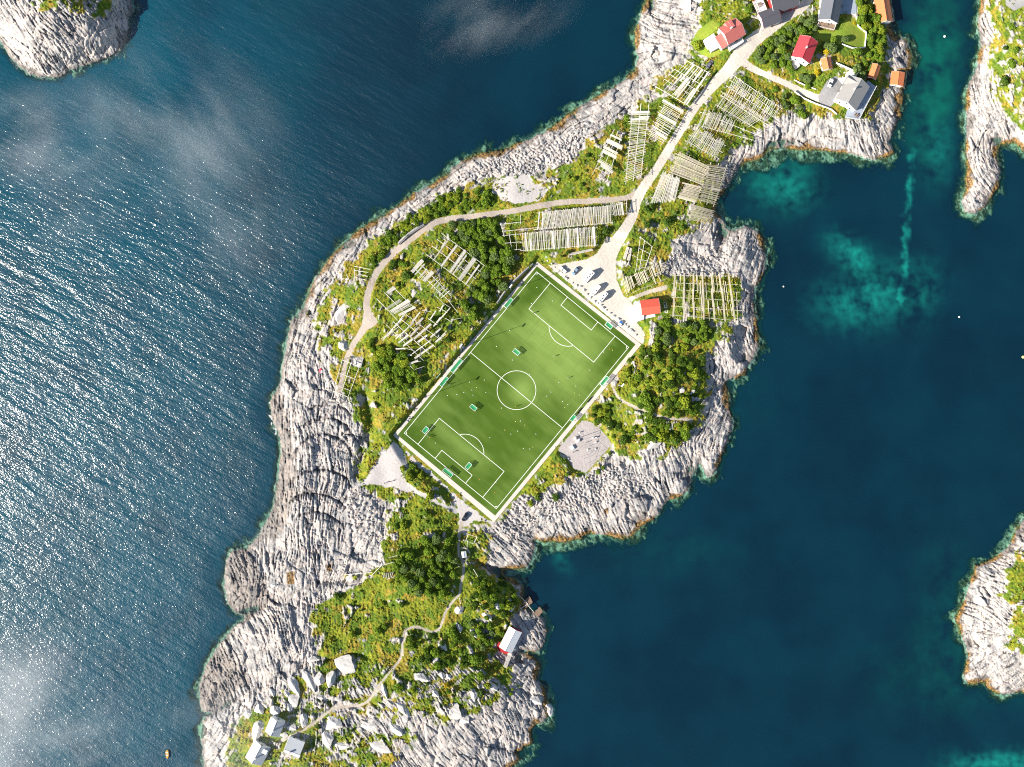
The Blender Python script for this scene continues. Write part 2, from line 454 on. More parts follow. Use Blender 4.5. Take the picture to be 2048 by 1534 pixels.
inl = np.clip(SD, 0, None)
zb = 5.4 * (1 - np.exp(-inl / 72.0)) + 0.55 * (1 - np.exp(-inl / 6.0))
hills = blob(868, 590, 80, 90, 4.2, 20) + blob(800, 690, 55, 55, 2.6) + blob(720, 600, 50, 80, 2.0) + blob(1350, 760, 75, 95, 5.0) + blob(1300, 850, 80, 50, 2.2) + blob(830, 1170, 110, 60, 4.5) \
    + blob(850, 1400, 150, 80, 5.0) + blob(600, 960, 42, 130, 4.0) + blob(560, 1290, 70, 60, 3.0) + blob(560, 1460, 90, 60, 3.5) + blob(1480, 60, 130, 90, 4.0) + blob(1690, 130, 70, 90, 2.5) \
    + blob(1400, 260, 60, 90, 2.0) + blob(2090, 130, 100, 170, 9.0) + blob(2080, 1220, 90, 110, 7.0) + blob(90, 10, 130, 100, 13.0) + blob(990, 1190, 40, 45, 3.5) + blob(1490, 500, 30, 45, 2.0) \
    + blob(1650, 250, 120, 30, 2.5) + blob(1150, 270, 120, 30, 2.2, -25) + blob(1460, 690, 30, 45, 2.5)
zb = zb + hills * sstep(0, 45, inl) + 0.9 * fbm(PX / 90, PY / 90, 3, 320) * sstep(10, 60, inl)
gully = -3.2 * np.exp(-(seg_dist(PX, PY, [(1008, 1148), (985, 1140), (955, 1128)]) / 11) ** 2) - 3.0 * np.exp(-(seg_dist(PX, PY, [(730, 790), (745, 850), (722, 905), (716, 950)]) / 13) ** 2) \
    - 2.2 * np.exp(-(seg_dist(PX, PY, [(470, 1230), (560, 1205), (640, 1165), (690, 1160)]) / 7) ** 2) - 1.6 * np.exp(-(seg_dist(PX, PY, [(424, 1426), (500, 1385), (585, 1345), (640, 1310)]) / 6) ** 2)
gully += -2.4 * np.exp(-(seg_dist(PX, PY, [(1450, 440), (1440, 500), (1420, 520), (1385, 505)]) / 12) ** 2) - 2.0 * np.exp(-(seg_dist(PX, PY, [(640, 1322), (700, 1310), (735, 1312)]) / 6) ** 2)
zb = zb + gully * sstep(0, 10, inl)
z_smooth = box_blur(zb, 6)
shore = sstep(0.5, 14, inl)
SMOOTH = np.clip(SMOOTH + blob(900, 1490, 160, 60, .8) + blob(1080, 1350, 40, 60, .6) - blob(620, 960, 60, 200, .7) + blob(1480, 510, 40, 60, .3) + blob(500, 1300, 60, 60, .3) + blob(1650, 270, 120, 30, .2), 0, 1)
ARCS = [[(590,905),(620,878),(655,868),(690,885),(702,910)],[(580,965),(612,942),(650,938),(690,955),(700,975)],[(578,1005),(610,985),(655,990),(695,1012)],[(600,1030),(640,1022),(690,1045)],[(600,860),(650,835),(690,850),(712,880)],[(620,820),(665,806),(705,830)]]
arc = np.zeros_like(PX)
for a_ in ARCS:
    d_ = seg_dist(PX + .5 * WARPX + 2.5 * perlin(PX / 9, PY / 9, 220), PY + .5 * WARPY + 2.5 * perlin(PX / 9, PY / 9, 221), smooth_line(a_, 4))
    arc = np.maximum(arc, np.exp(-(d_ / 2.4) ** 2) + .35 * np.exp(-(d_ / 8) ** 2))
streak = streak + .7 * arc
rock_d = ((0.80 - .40 * SMOOTH) * strata + (0.60 - .36 * SMOOTH) * fine - .9 * arc + (.30 + .70 * SMOOTH) * fa + (.30 - .16 * SMOOTH) * fb + .8 * SMOOTH * fc) * (0.35 + 0.65 * shore)
rock_d = np.where(RUB > 0.02, rock_d * (1 - 0.75 * RUB) + RUB * (0.85 * rub_h - 0.3), rock_d)
outcrop = 0.8 * sstep(4, 16, inl) * sstep(0, 14, grass_sd)
veg_d = 0.55 * np.abs(fbm(PX / 8.5, PY / 8.5, 3, 340)) + 0.32 * np.abs(perlin(PX / 3.6, PY / 3.6, 341)) + 0.25 * strata
Z = zb + ROCK * (rock_d + outcrop) + GRASS * veg_d
WEST = sstep(700, 520, PX) * sstep(300, 420, PY) + sstep(320, 250, PX) * sstep(260, 200, PY)
WEST = np.clip(WEST, 0, 1)
shelf_w = np.clip(8 + 15 * fbm(PX / 45, PY / 45, 2, 350) + 6 * fbm(PX / 11, PY / 11, 3, 351) - 5 * WEST, 1.5, 22) + blob(1130, 1090, 60, 20, 8) + blob(1560, 330, 70, 30, 10) + blob(1660, 315, 90, 16, 9) + blob(1940, 425, 40, 14, 8) + blob(1520, 590, 20, 40, 5)
deep = np.clip(-SD, 0, None)
z_under = -0.12 - 1.5 * sstep(0, 1, deep / shelf_w) - 10.0 * sstep(0, 24, deep - shelf_w) + 0.35 * fb * sstep(0, 4, deep) + 0.3 * fine * sstep(0, 3, deep)
Z = np.where(SD > 0, Z, np.minimum(z_under, 0.25)).astype(np.float32)

# worked ground: roads, paths, yards, lawns, the pitch
sd_road = np.maximum(line_sd(ROAD_MAIN), line_sd(DRIVE))
sd_west = np.maximum(line_sd(ROAD_WEST), poly_sd(LAY_BY, 20))
sd_foot = np.maximum(np.maximum(line_sd(PATH_SOUTH), line_sd(PATH_EAST)), line_sd(TRACK_CLUB))
sd_park = poly_sd(PARKING, 20)
sd_gym = poly_sd(GYM, 20)
sd_gn = poly_sd(GRAVEL_N, 20)
sd_gs1 = poly_sd(GRAVEL_S, 20)
sd_gs = np.maximum.reduce([sd_gs1, poly_sd(GRAVEL_S2, 20), line_sd(PATH_GRAVEL)])
sd_tar = poly_sd(TARMAC_HOUSE, 20)
sd_yard = poly_sd(YARD_EAST, 20)
sd_lawn = np.maximum(poly_sd(LAWNS[0], 20), poly_sd(LAWNS[1], 20))
edge_n = 0.8 * fbm(PX / 6, PY / 6, 2, 360)
edge_g = 3.0 * fbm(PX / 11, PY / 11, 3, 361)
level = np.maximum.reduce([sd_road, sd_west, sd_foot, sd_park, sd_gym, sd_gn - 1, sd_gs - 1, sd_tar, sd_yard, sd_lawn])
m = sstep(-4.5, 0.5, level)
rough_gravel = 0.06 * fbm(PX / 4, PY / 4, 2, 362)
Z = Z * (1 - m) + (z_smooth + rough_gravel) * m
sdp = poly_sd(PITCH_OUT, 40)
m = sstep(-9, -0.5, sdp)
Z = Z * (1 - m) + (ZP - 0.08) * m
m = sstep(-14, -1, sd_park); Z = Z * (1 - m) + (ZP + 0.1 + rough_gravel) * m
m = sstep(-22, -1, sd_gs1); Z = Z * (1 - m) + (ZP - .02 + rough_gravel) * m
m = sstep(-9, -0.5, sdp); Z = Z * (1 - m) + (ZP - 0.08) * m
m = sstep(-10, -1, sd_gym); Z = Z * (1 - m) + (ZP - 0.1 + rough_gravel) * m


def zt(px, py):
    return float(bilinear(Z, px, py))


def level_pad(px, py, hx, hy, ang, fall=7):
    """flatten the ground under a building; hx, hy half sizes in px, ang in degrees clockwise"""
    r = max(hx, hy) + fall + 4
    sl = bbox_slice([(px - r, py - r), (px + r, py + r)], 2)
    c, s = math.cos(R(ang)), math.sin(R(ang))
    dx = PX[sl] - px; dy = PY[sl] - py
    d = np.maximum(np.abs(dx * c + dy * s) - hx, np.abs(-dx * s + dy * c) - hy)
    z0 = float(np.median(Z[sl][d < 0]))
    m = sstep(fall, 0, d)
    Z[sl] = Z[sl] * (1 - m) + z0 * m
    GRASS[sl] = np.maximum(GRASS[sl], 0)
    return z0
# ------------------------------------------------------------------ ground meshes
def tagset(o, label=None, cat=None, group=None, kind=None):
    if label: o['label'] = label
    if cat: o['category'] = cat
    if group: o['group'] = group
    if kind: o['kind'] = kind
    return o


def mesh_from_arrays(name, verts, quads, attrs=None, smooth=True):
    me = bpy.data.meshes.new(name)
    nv, nf = len(verts), len(quads)
    me.vertices.add(nv)
    me.vertices.foreach_set('co', np.ascontiguousarray(verts, np.float32).ravel())
    me.loops.add(nf * 4)
    me.loops.foreach_set('vertex_index', np.ascontiguousarray(quads, np.int32).ravel())
    me.polygons.add(nf)
    me.polygons.foreach_set('loop_start', np.arange(0, nf * 4, 4, dtype=np.int32))
    me.polygons.foreach_set('loop_total', np.full(nf, 4, np.int32))
    me.update(calc_edges=True)
    if smooth:
        me.polygons.foreach_set('use_smooth', np.ones(nf, bool))
    for an, data in (attrs or {}).items():
        a = me.attributes.new(an, 'FLOAT_COLOR', 'POINT')
        a.data.foreach_set('color', np.ascontiguousarray(data, np.float32).ravel())
    return me


def finish_ground():
    K = (S * (H - Z) / H).astype(np.float32)
    VX = (PX - CX) * K; VY = (CY - PY) * K
    dry = np.clip(0.5 + 0.9 * fbm(PX / 48, PY / 48, 3, 401) + 0.45 * fbm(PX / 12, PY / 12, 2, 402) + blob(690, 600, 60, 120, .35) + blob(1340, 720, 70, 60, .3) + blob(1230, 290, 90, 60, .3) + blob(960, 1230, 60, 60, .2) - blob(800, 1080, 120, 60, .4) - blob(1400, 90, 60, 60, .5), 0, 1)
    lush = np.clip(0.5 + 0.9 * fbm(PX / 30, PY / 30, 3, 403) + 0.6 * fbm(PX / 7, PY / 7, 2, 404), 0, 1)
    tide = sstep(1.3, 0.2, Z + 0.45 * n_mid + 0.2 * fine) * sstep(-3, 1, SD)
    tide = np.maximum(tide, 0.72 * sstep(-4, 6, wet_sd + 7 * n_mid + 3 * streak))
    wd = np.clip(3.5 + 12 * fbm(PX / 55, PY / 55, 3, 410) + 3 * n_mid, 0.0, 17) * (1 - .8 * WEST)
    brown = sstep(wd + 2.5, wd - 2.5, SD + 2 * n_mid) * sstep(-wd * .7 - 4, -wd * .7 + 2, SD) * (1 - .8 * WEST)
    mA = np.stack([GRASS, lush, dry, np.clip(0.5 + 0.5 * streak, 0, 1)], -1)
    brown = np.maximum(brown * sstep(.5, 3, wd), sstep(-1, 2, np.maximum.reduce([poly_sd([(572,1145),(590,1140),(588,1168),(574,1172)], 6), poly_sd([(652,1130),(664,1126),(664,1142),(654,1144)], 6), poly_sd([(1208,1018),(1216,1016),(1217,1028),(1209,1030)], 6)]) + 2 * n_mid))
    under = sstep(0, -5, SD)
    mB = np.stack([tide, brown, np.maximum(RUB * ROCK, 0) + 2 * under, np.clip(0.5 + 0.8 * fbm(PX / 20, PY / 20, 3, 411), 0, 1)], -1)
    cellmax = np.maximum.reduce([SD_RAW[:-1, :-1], SD_RAW[1:, :-1], SD_RAW[:-1, 1:], SD_RAW[1:, 1:]])
    def mid(a):
        return 0.25 * (a[:-1, :-1] + a[1:, :-1] + a[:-1, 1:] + a[1:, 1:])
    kind = np.zeros(cellmax.shape, np.int8)
    kind[mid(sd_lawn + edge_n) > 0] = 6
    kind[mid(sd_gn + edge_g) > 0] = 5
    kind[mid(sd_gs + edge_g) > 0] = 5
    kind[mid(sd_gym + edge_n) > 0] = 4
    kind[mid(sd_foot + edge_n) > 0] = 3
    kind[mid(sd_west + edge_n) > 0] = 2
    kind[mid(np.maximum(sd_road, sd_park) + edge_n) > 0] = 1
    kind[mid(sd_tar) > 0] = 7
    kind[mid(sd_yard) > 0] = 7
    idx = np.arange(NX * NY).reshape(NY, NX)
    quads_all = np.stack([idx[:-1, :-1], idx[1:, :-1], idx[1:, 1:], idx[:-1, 1:]], -1)
    V = np.stack([VX, VY, Z], -1).reshape(-1, 3)
    A = mA.reshape(-1, 4); B = mB.reshape(-1, 4)
    names = ['ground', 'gravel_road', 'gravel_path', 'footpath', 'gravel_yard', 'gravel_patch', 'lawn', 'driveway']
    mats = [MAT['ground'], MAT['road'], MAT['path'], MAT['footpath'], MAT['yard'], MAT['gravel'], MAT['lawn'], MAT['tarmac']]
    land = cellmax > -46
    hidden = mid(sdp) > 6            # under the pitch slab
    for k, nm in enumerate(names):
        sel = land & (kind == k) & ~hidden
        q = quads_all[sel]
        if len(q) == 0:
            continue
        used, inv = np.unique(q.ravel(), return_inverse=True)
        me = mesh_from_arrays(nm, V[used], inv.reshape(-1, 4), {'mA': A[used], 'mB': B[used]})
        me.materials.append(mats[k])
        o = bpy.data.objects.new(nm, me); col.objects.link(o)
        tagset(o, kind='structure')


# ------------------------------------------------------------------ water
def finish_water():
    wxs = np.concatenate([[-40000, -12000, -4000, -1500, -500, -200], np.arange(-90, 2139, 3.0), [2250, 2550, 3600, 6000, 14000, 42000]]).astype(np.float32)
    wys = np.concatenate([[-40000, -12000, -4000, -1500, -500, -200], np.arange(-90, 1625, 3.0), [1740, 2050, 3100, 5500, 13500, 42000]]).astype(np.float32)
    wx, wy = np.meshgrid(wxs, wys)
    out = (wx < X0) | (wx > X1) | (wy < Y0) | (wy > Y1)
    zz = np.where(out, -11.0, bilinear(Z, wx, wy))
    sdw = np.where(out, -200, bilinear(SD_RAW, wx, wy))
    def wb(x, y, rx, ry, a, rot=0):
        c, s = math.cos(R(rot)), math.sin(R(rot)); dx = wx - x; dy = wy - y
        return a * np.exp(-(((dx * c + dy * s) / rx) ** 2 + ((-dx * s + dy * c) / ry) ** 2))
    n1 = fbm(wx / 60, wy / 60, 4, 501); n2 = fbm(wx / 16, wy / 16, 3, 502); n3 = fbm(wx / 160, wy / 160, 3, 503)
    sand = wb(1560, 365, 58, 42, .42, -10) + wb(1592, 392, 30, 30, .30) + wb(1700, 505, 46, 26, .62, 35) + wb(1722, 535, 36, 20, .3, 60) + wb(1760, 590, 90, 50, .50, -20) + wb(1690, 600, 60, 40, .25) + wb(1845, 590, 26, 50, .2) \
        + wb(1875, 300, 30, 60, .28) + wb(2010, 1530, 90, 26, .75) + wb(1120, 1115, 14, 30, .25, -30)
    strip = np.exp(-(seg_dist(wx, wy, [(1826, 300), (1818, 400), (1812, 470), (1808, 560), (1800, 600)]) / (7 + 4 * n2)) ** 4)
    sand = .72 * sand * (0.85 + .75 * n2 + 0.5 * n1) + 0.50 * strip * (0.8 + 0.8 * n2) * np.where(wx > 1822, 0.45, 1)
    sand = sand * sstep(-.4, 1.0, 1.0 + 1.2 * n1)
    green = wb(1868, 110, 52, 130, .85) + wb(1845, 250, 40, 90, .45) + wb(1560, 360, 70, 50, .55) + wb(1950, 1350, 200, 70, .20) + wb(1890, 1230, 50, 140, .22) + wb(1330, 1100, 140, 50, .12) + wb(1500, 800, 60, 50, .1)
    green = np.clip(green * (0.85 + 0.8 * n1 + 0.4 * n2), 0, 1)
    sand = np.clip(sand, 0, 1)
    wave = np.clip(sstep(980, 560, wx + 0.25 * (wy - 700)) * (0.55 + 0.45 * sstep(100, 700, wy)), 0.0, 1) + 0.06
    wave = np.where(sdw > -60, wave * (0.55 + 0.45 * sstep(0, 60, -sdw)), wave)
    west = np.clip(sstep(640, 560, wx) * sstep(700, 790, wy) + sstep(330, 270, wx) * sstep(260, 200, wy), 0, 1)
    nf = fbm(wx / 9, wy / 9, 3, 510); nf2 = fbm(wx / 50, wy / 50, 2, 511)
    foam = west * sstep(-9 - 14 * np.clip(nf2, 0, 1), -1, sdw) * sstep(-0.35, 0.5, nf + 0.9 * nf2 + 0.1)
    foam = np.clip(.62 * foam + wb(547, 840, 12, 40, .9, -8) * sstep(-.2, .6, nf + .1) + wb(447, 1195, 8, 30, .7, -12) * sstep(-.1, .6, nf + .1), 0, 1)
    teal = np.clip(0.5 + 0.9 * n3 + 0.3 * n1 + 0.35 * sstep(900, 300, wx), 0, 1)
    depth = np.clip(-zz, 0, 12) / 12
    A = np.stack([depth, sand, np.clip(wave, 0, 1), foam], -1).reshape(-1, 4)
    B = np.stack([green, teal, sstep(200, 900, wx + 0 * wy), np.ones_like(wx)], -1).reshape(-1, 4)
    nx, ny = len(wxs), len(wys)
    idx = np.arange(nx * ny).reshape(ny, nx)
    q = np.stack([idx[:-1, :-1], idx[1:, :-1], idx[1:, 1:], idx[:-1, 1:]], -1)
    # drop the cells that lie wholly inside the land
    inland = np.minimum.reduce([sdw[:-1, :-1], sdw[1:, :-1], sdw[:-1, 1:], sdw[1:, 1:]]) > 16
    q = q[~inland]
    V = np.stack([(wx - CX) * S, (CY - wy) * S, np.zeros_like(wx)], -1).reshape(-1, 3)
    me = mesh_from_arrays('water', V, q, {'wA': A, 'wB': B})
    me.materials.append(MAT['water'])
    o = bpy.data.objects.new('water', me); col.objects.link(o)
    tagset(o, kind='structure')
    sb = mesh_from_arrays('seabed', np.array([(-9000, -9000, -12), (9000, -9000, -12), (9000, 9000, -12), (-9000, 9000, -12)], np.float32), np.array([[0, 1, 2, 3]]), smooth=False)
    sb.materials.append(MAT['seabed'])
    o = bpy.data.objects.new('seabed', sb); col.objects.link(o); tagset(o, kind='structure')


# ------------------------------------------------------------------ materials
MAT = {}


def make_ground_material():
    t = NT('ground')
    p = t.pos()
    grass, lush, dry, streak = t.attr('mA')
    tide, brown, rubble, var = t.attr('mB')
    n1 = t.noise(p, 0.9, 5, 0.65)
    n2 = t.noise(p, 2.6, 4, 0.6)
    n3 = t.noise(p, 0.18, 4, 0.6)
    # rock: pale granite, pinkish and grey patches, black lichen streaks
    rock = t.mix(t.ramp(n3, .35, .65), (.42, .39, .365), (.47, .405, .365))
    rock = t.mix(t.ramp(var, .35, .8), rock, (.30, .29, .285))
    rock = t.mix(t.math('MULTIPLY', t.ramp(n1, .46, .70), .6), rock, (.47, .44, .41))
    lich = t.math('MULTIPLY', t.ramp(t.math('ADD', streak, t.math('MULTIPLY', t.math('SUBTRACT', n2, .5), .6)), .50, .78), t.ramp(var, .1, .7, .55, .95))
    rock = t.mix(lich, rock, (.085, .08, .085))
    rock = t.mix(t.math('MULTIPLY', t.ramp(n2, .56, .74), .4), rock, (.20, .18, .155))
    # tide zone: dark wet rock, ochre weed at the waterline, pale algae under water
    rock = t.mix(t.math('MULTIPLY', tide, .78), rock, t.mix(t.ramp(n1, .35, .65), (.075, .066, .062), (.17, .145, .125)))
    weed = t.mix(t.ramp(n1, .38, .62), (.045, .028, .010), (.30, .165, .04))
    rock = t.mix(t.math('MULTIPLY', brown, t.ramp(n2, .30, .55, .45, 1.0)), rock, weed)
    und = t.ramp(rubble, 1.0, 2.0)
    rock = t.mix(und, rock, t.mix(t.ramp(t.noise(p, .25, 5, .7), .40, .56), (.30, .32, .26), (.05, .055, .032)))
    # vegetation: yellow-green grass, darker heather, ochre patches
    g = t.mix(t.ramp(lush, .25, .8), (.225, .232, .020), (.105, .165, .018))
    g = t.mix(t.math('MULTIPLY', t.ramp(dry, .62, 1.0), .75), g, (.36, .235, .040))
    g = t.mix(t.math('MULTIPLY', t.ramp(n1, .42, .66), .9), g, (.070, .125, .014))
    g = t.mix(t.math('MULTIPLY', t.ramp(n2, .58, .78), .5), g, (.32, .30, .06))
    g = t.mix(t.math('MULTIPLY', t.ramp(n2, .45, .25), .5), g, (.035, .055, .010))
    g = t.mix(t.math('MULTIPLY', t.ramp(t.noise(p, 1.4, 3), .60, .70), t.ramp(dry, .6, .95, 0, .7)), g, (.36, .15, .035))
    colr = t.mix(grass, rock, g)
    h = t.math('ADD', t.math('MULTIPLY', n2, .25), t.math('MULTIPLY', n1, .35))
    sh = t.bsdf(colr, .9, .12, t.bump(h, 1.0, .55))
    return t.done(sh)


def gravel_mat(name, a, b, c, scale=1.5, bump=.15, track=False):
    t = NT(name)
    p = t.pos()
    n1 = t.noise(p, scale, 5, .65); n2 = t.noise(p, .12, 4, .6); n3 = t.noise(p, scale * 4, 2)
    k = t.mix(t.ramp(n2, .35, .68), a, b)
    k = t.mix(t.math('MULTIPLY', t.ramp(n1, .52, .75), .7), k, c)
    k = t.mix(t.math('MULTIPLY', t.ramp(n3, .55, .8), .5), k, tuple(.55 * x for x in c))
    return t.done(t.bsdf(k, .95, .1, t.bump(n1, bump, .6)))


def make_water_material():
    t = NT('water')
    p = t.pos()
    depth, sand, wave, foam = t.attr('wA')
    green, teal, east, _ = t.attr('wB')
    # body colour: clear deep water over weed, pale sand and green shallows showing through
    deepc = t.mix(east, (.0003, .044, .076), (.0004, .0130, .0265))
    deepc = t.mix(t.math('MULTIPLY', teal, .55), deepc, t.mix(east, (.0004, .062, .094), (.0006, .024, .041)))
    deepc = t.mix(t.math('MULTIPLY', t.ramp(t.noise(p, .035, 4), .4, .7), .35), deepc, (.0012, .020, .034))
    c = t.mix(t.math('MULTIPLY', green, .9), deepc, (.0015, .085, .062))
    c = t.mix(sand, c, (.006, .235, .190))
    c = t.mix(t.ramp(depth, .34, .05, 0, .85), c, t.mix(east, (.02, .11, .11), (.006, .115, .095)))
    gr = t.noise(p, 2.2, 2)
    c = t.mix(t.math('MULTIPLY', t.ramp(gr, .45, .75), .18), c, t.mix(.5, c, (.01, .11, .12)))
    fo = t.ramp(t.math('ADD', foam, t.math('MULTIPLY', t.math('SUBTRACT', t.noise(p, 1.1, 5, .75), .5), 1.5)), .45, 1.05)
    # waves: long crests running down to the lower right, chop on top
    m1 = t.mapping(p, (0, 0, R(30)), (.035, .17, 1)); m2 = t.mapping(p, (0, 0, R(24)), (.17, .52, 1)); m3 = t.mapping(p, (0, 0, R(40)), (.75, 1.5, 1))
    w1 = t.noise(m1, 1.0, 2, .5); w2 = t.noise(m2, 1.0, 3, .55); w3 = t.noise(m3, 1.0, 2, .55)
    hgt = t.math('ADD', t.math('ADD', t.math('MULTIPLY', w1, .95), t.math('MULTIPLY', w2, .64)), t.math('MULTIPLY', w3, .25))
    hgt = t.math('MULTIPLY', hgt, wave)
    nrm = t.bump(hgt, 1.0, 1.0)
    body = t.n('ShaderNodeBsdfDiffuse', {'Color': t.mix(fo, c, (.62, .66, .66)), 'Normal': t.bump(hgt, .35, 1.0)}).outputs[0]
    clear = t.n('ShaderNodeBsdfTransparent', {'Color': (.62, .88, .80, 1)}).outputs[0]
    # water deep enough hides the bottom
    a = t.math('SUBTRACT', 1.0, t.math('POWER', 2.718, t.math('MULTIPLY', depth, -3.0)))
    a = t.math('MAXIMUM', t.ramp(a, .14, .86), fo)
    base = t.n('ShaderNodeMixShader', {0: a, 1: clear, 2: body}).outputs[0]
    gl1 = t.n('ShaderNodeBsdfAnisotropic', {'Color': (1, 1, 1, 1), 'Roughness': .14, 'Normal': nrm}).outputs[0]
    gl2 = t.n('ShaderNodeBsdfAnisotropic', {'Color': (1, 1, 1, 1), 'Roughness': .46, 'Normal': nrm}).outputs[0]
    gl = t.n('ShaderNodeMixShader', {0: t.math('MULTIPLY', wave, .45), 1: gl1, 2: gl2}).outputs[0]
    inc = t.n('ShaderNodeNewGeometry').outputs['Incoming']
    dt = t.n('ShaderNodeVectorMath', {0: inc, 1: nrm}, operation='DOT_PRODUCT').outputs['Value']
    fr = t.math('ADD', .042, t.math('MULTIPLY', .95, t.math('POWER', t.math('SUBTRACT', 1.0, t.math('ABSOLUTE', dt), clamp=True), 5.0)))
    sh = t.n('ShaderNodeMixShader', {0: t.math('MULTIPLY', fr, t.math('SUBTRACT', 1.0, fo)), 1: base, 2: gl}).outputs[0]
    return t.done(sh)


MAT['ground'] = make_ground_material()
MAT['road'] = gravel_mat('road_gravel', (.60, .535, .465), (.52, .465, .405), (.40, .36, .31))
MAT['path'] = gravel_mat('path_gravel', (.44, .375, .32), (.37, .315, .27), (.27, .235, .20))
MAT['footpath'] = gravel_mat('footpath_gravel', (.46, .41, .35), (.36, .32, .26), (.25, .22, .17))
MAT['yard'] = gravel_mat('yard_gravel', (.42, .375, .36), (.37, .335, .325), (.27, .25, .24))
MAT['gravel'] = gravel_mat('coarse_gravel', (.50, .465, .445), (.44, .41, .395), (.26, .25, .20))
MAT['tarmac'] = gravel_mat('driveway_grit', (.30, .29, .29), (.24, .24, .245), (.17, .17, .175))
MAT['lawn'] = gravel_mat('lawn_grass', (.20, .29, .035), (.28, .30, .045), (.13, .20, .022), 2.2)
MAT['seabed'] = gravel_mat('seabed_rock', (.05, .06, .06), (.03, .04, .04), (.02, .03, .03), .2)
MAT['water'] = make_water_material()
# ------------------------------------------------------------------ mesh builder
class MB:
    """collects shapes; build() links them as ONE mesh object"""
    def __init__(self):
        self.v = []; self.f = []; self.mi = []; self.sm = []

    def add(self, verts, faces, mi=0, smooth=False):
        o = len(self.v)
        self.v += [tuple(x) for x in verts]
        for f in faces:
            self.f.append(tuple(i + o for i in f)); self.mi.append(mi); self.sm.append(smooth)

    def tube(self, a, b, r0, r1=None, n=6, mi=0, caps=True):
        a = Vector(a); b = Vector(b); r1 = r0 if r1 is None else r1
        d = (b - a).normalized()
        x = d.cross(Vector((0, 0, 1)) if abs(d.z) < .9 else Vector((1, 0, 0))).normalized(); y = d.cross(x)
        vs = []
        for c, r in ((a, r0), (b, r1)):
            for k in range(n):
                t = 2 * math.pi * k / n
                vs.append(c + x * (r * math.cos(t)) + y * (r * math.sin(t)))
        fs = [(k, (k + 1) % n, n + (k + 1) % n, n + k) for k in range(n)]
        self.add(vs, fs, mi, True)
        if caps:
            self.add(vs[:n], [tuple(range(n - 1, -1, -1))], mi)
            self.add(vs[n:], [tuple(range(n))], mi)

    def box(self, c, s, rot=0.0, mi=0, M=None):
        """c centre, s full sizes, rot about z"""
        hx, hy, hz = s[0] / 2, s[1] / 2, s[2] / 2
        cs, sn = math.cos(rot), math.sin(rot)
        vs = []
        for dz in (-hz, hz):
            for dx, dy in ((-hx, -hy), (hx, -hy), (hx, hy), (-hx, hy)):
                vs.append((c[0] + dx * cs - dy * sn, c[1] + dx * sn + dy * cs, c[2] + dz))
        self.add(vs, [(3, 2, 1, 0), (4, 5, 6, 7), (0, 1, 5, 4), (1, 2, 6, 5), (2, 3, 7, 6), (3, 0, 4, 7)], mi)

    def bbox(self, c, s, b=0.03, rot=0.0, mi=0):
        """box with chamfered vertical and top edges"""
        hx, hy, hz = s[0] / 2, s[1] / 2, s[2] / 2
        cs, sn = math.cos(rot), math.sin(rot)
        def ring(ix, z):
            pts = [(-hx + ix, -hy + ix + b), (-hx + ix + b, -hy + ix), (hx - ix - b, -hy + ix), (hx - ix, -hy + ix + b), (hx - ix, hy - ix - b), (hx - ix - b, hy - ix), (-hx + ix + b, hy - ix), (-hx + ix, hy - ix - b)]
            return [(c[0] + x * cs - y * sn, c[1] + x * sn + y * cs, c[2] + z) for x, y in pts]
        rs = [ring(0, -hz), ring(0, hz - b), ring(b, hz)]
        vs = rs[0] + rs[1] + rs[2]
        fs = []
        for k in range(2):
            fs += [(k * 8 + i, k * 8 + (i + 1) % 8, k * 8 + 8 + (i + 1) % 8, k * 8 + 8 + i) for i in range(8)]
        fs += [tuple(range(7, -1, -1)), tuple(range(16, 24))]
        self.add(vs, fs, mi)

    def prism(self, poly, z0, z1, mi=0):
        n = len(poly)
        vs = [(x, y, z0) for x, y in poly] + [(x, y, z1) for x, y in poly]
        self.add(vs, [tuple(range(n - 1, -1, -1)), tuple(range(n, 2 * n))] + [(i, (i + 1) % n, n + (i + 1) % n, n + i) for i in range(n)], mi)

    def build(self, name, mats, parent=None, loc=None):
        me = bpy.data.meshes.new(name)
        me.from_pydata(self.v, [], self.f)
        for m in (mats if isinstance(mats, (list, tuple)) else [mats]):
            me.materials.append(m)
        me.polygons.foreach_set('material_index', self.mi)
        me.polygons.foreach_set('use_smooth', self.sm)
        me.update()
        o = bpy.data.objects.new(name, me)
        col.objects.link(o)
        if parent is not None:
            o.parent = parent
        if loc is not None:
            o.location = loc
        return o


def empty(name, loc, rz=0.0, label=None, cat=None, group=None):
    o = bpy.data.objects.new(name, None)
    o.empty_display_size = 0.5
    o.location = loc; o.rotation_euler = (0, 0, rz)
    col.objects.link(o)
    return tagset(o, label, cat, group)


def copy_tree(o, parent=None):
    c = o.copy(); col.objects.link(c)
    if parent is not None:
        c.parent = parent
    for ch in list(o.children):
        copy_tree(ch, c)
    return c


def simple_mat(name, colour, rough=.7, spec=.3, vary=.15, scale=3.0, metal=0.0, bump=0.0):
    t = NT(name)
    p = t.obj()
    n1 = t.noise(p, scale, 4, .6)
    rnd = t.n('ShaderNodeObjectInfo').outputs['Random']
    c = t.mix(t.math('MULTIPLY', t.ramp(n1, .35, .7), vary * 2), colour, tuple(x * .55 for x in colour))
    c = t.mix(t.math('MULTIPLY', rnd, vary), c, tuple(min(1, x * 1.35) for x in colour))
    return t.done(t.bsdf(c, rough, spec, t.bump(n1, bump, .5) if bump else None, Metallic=metal))


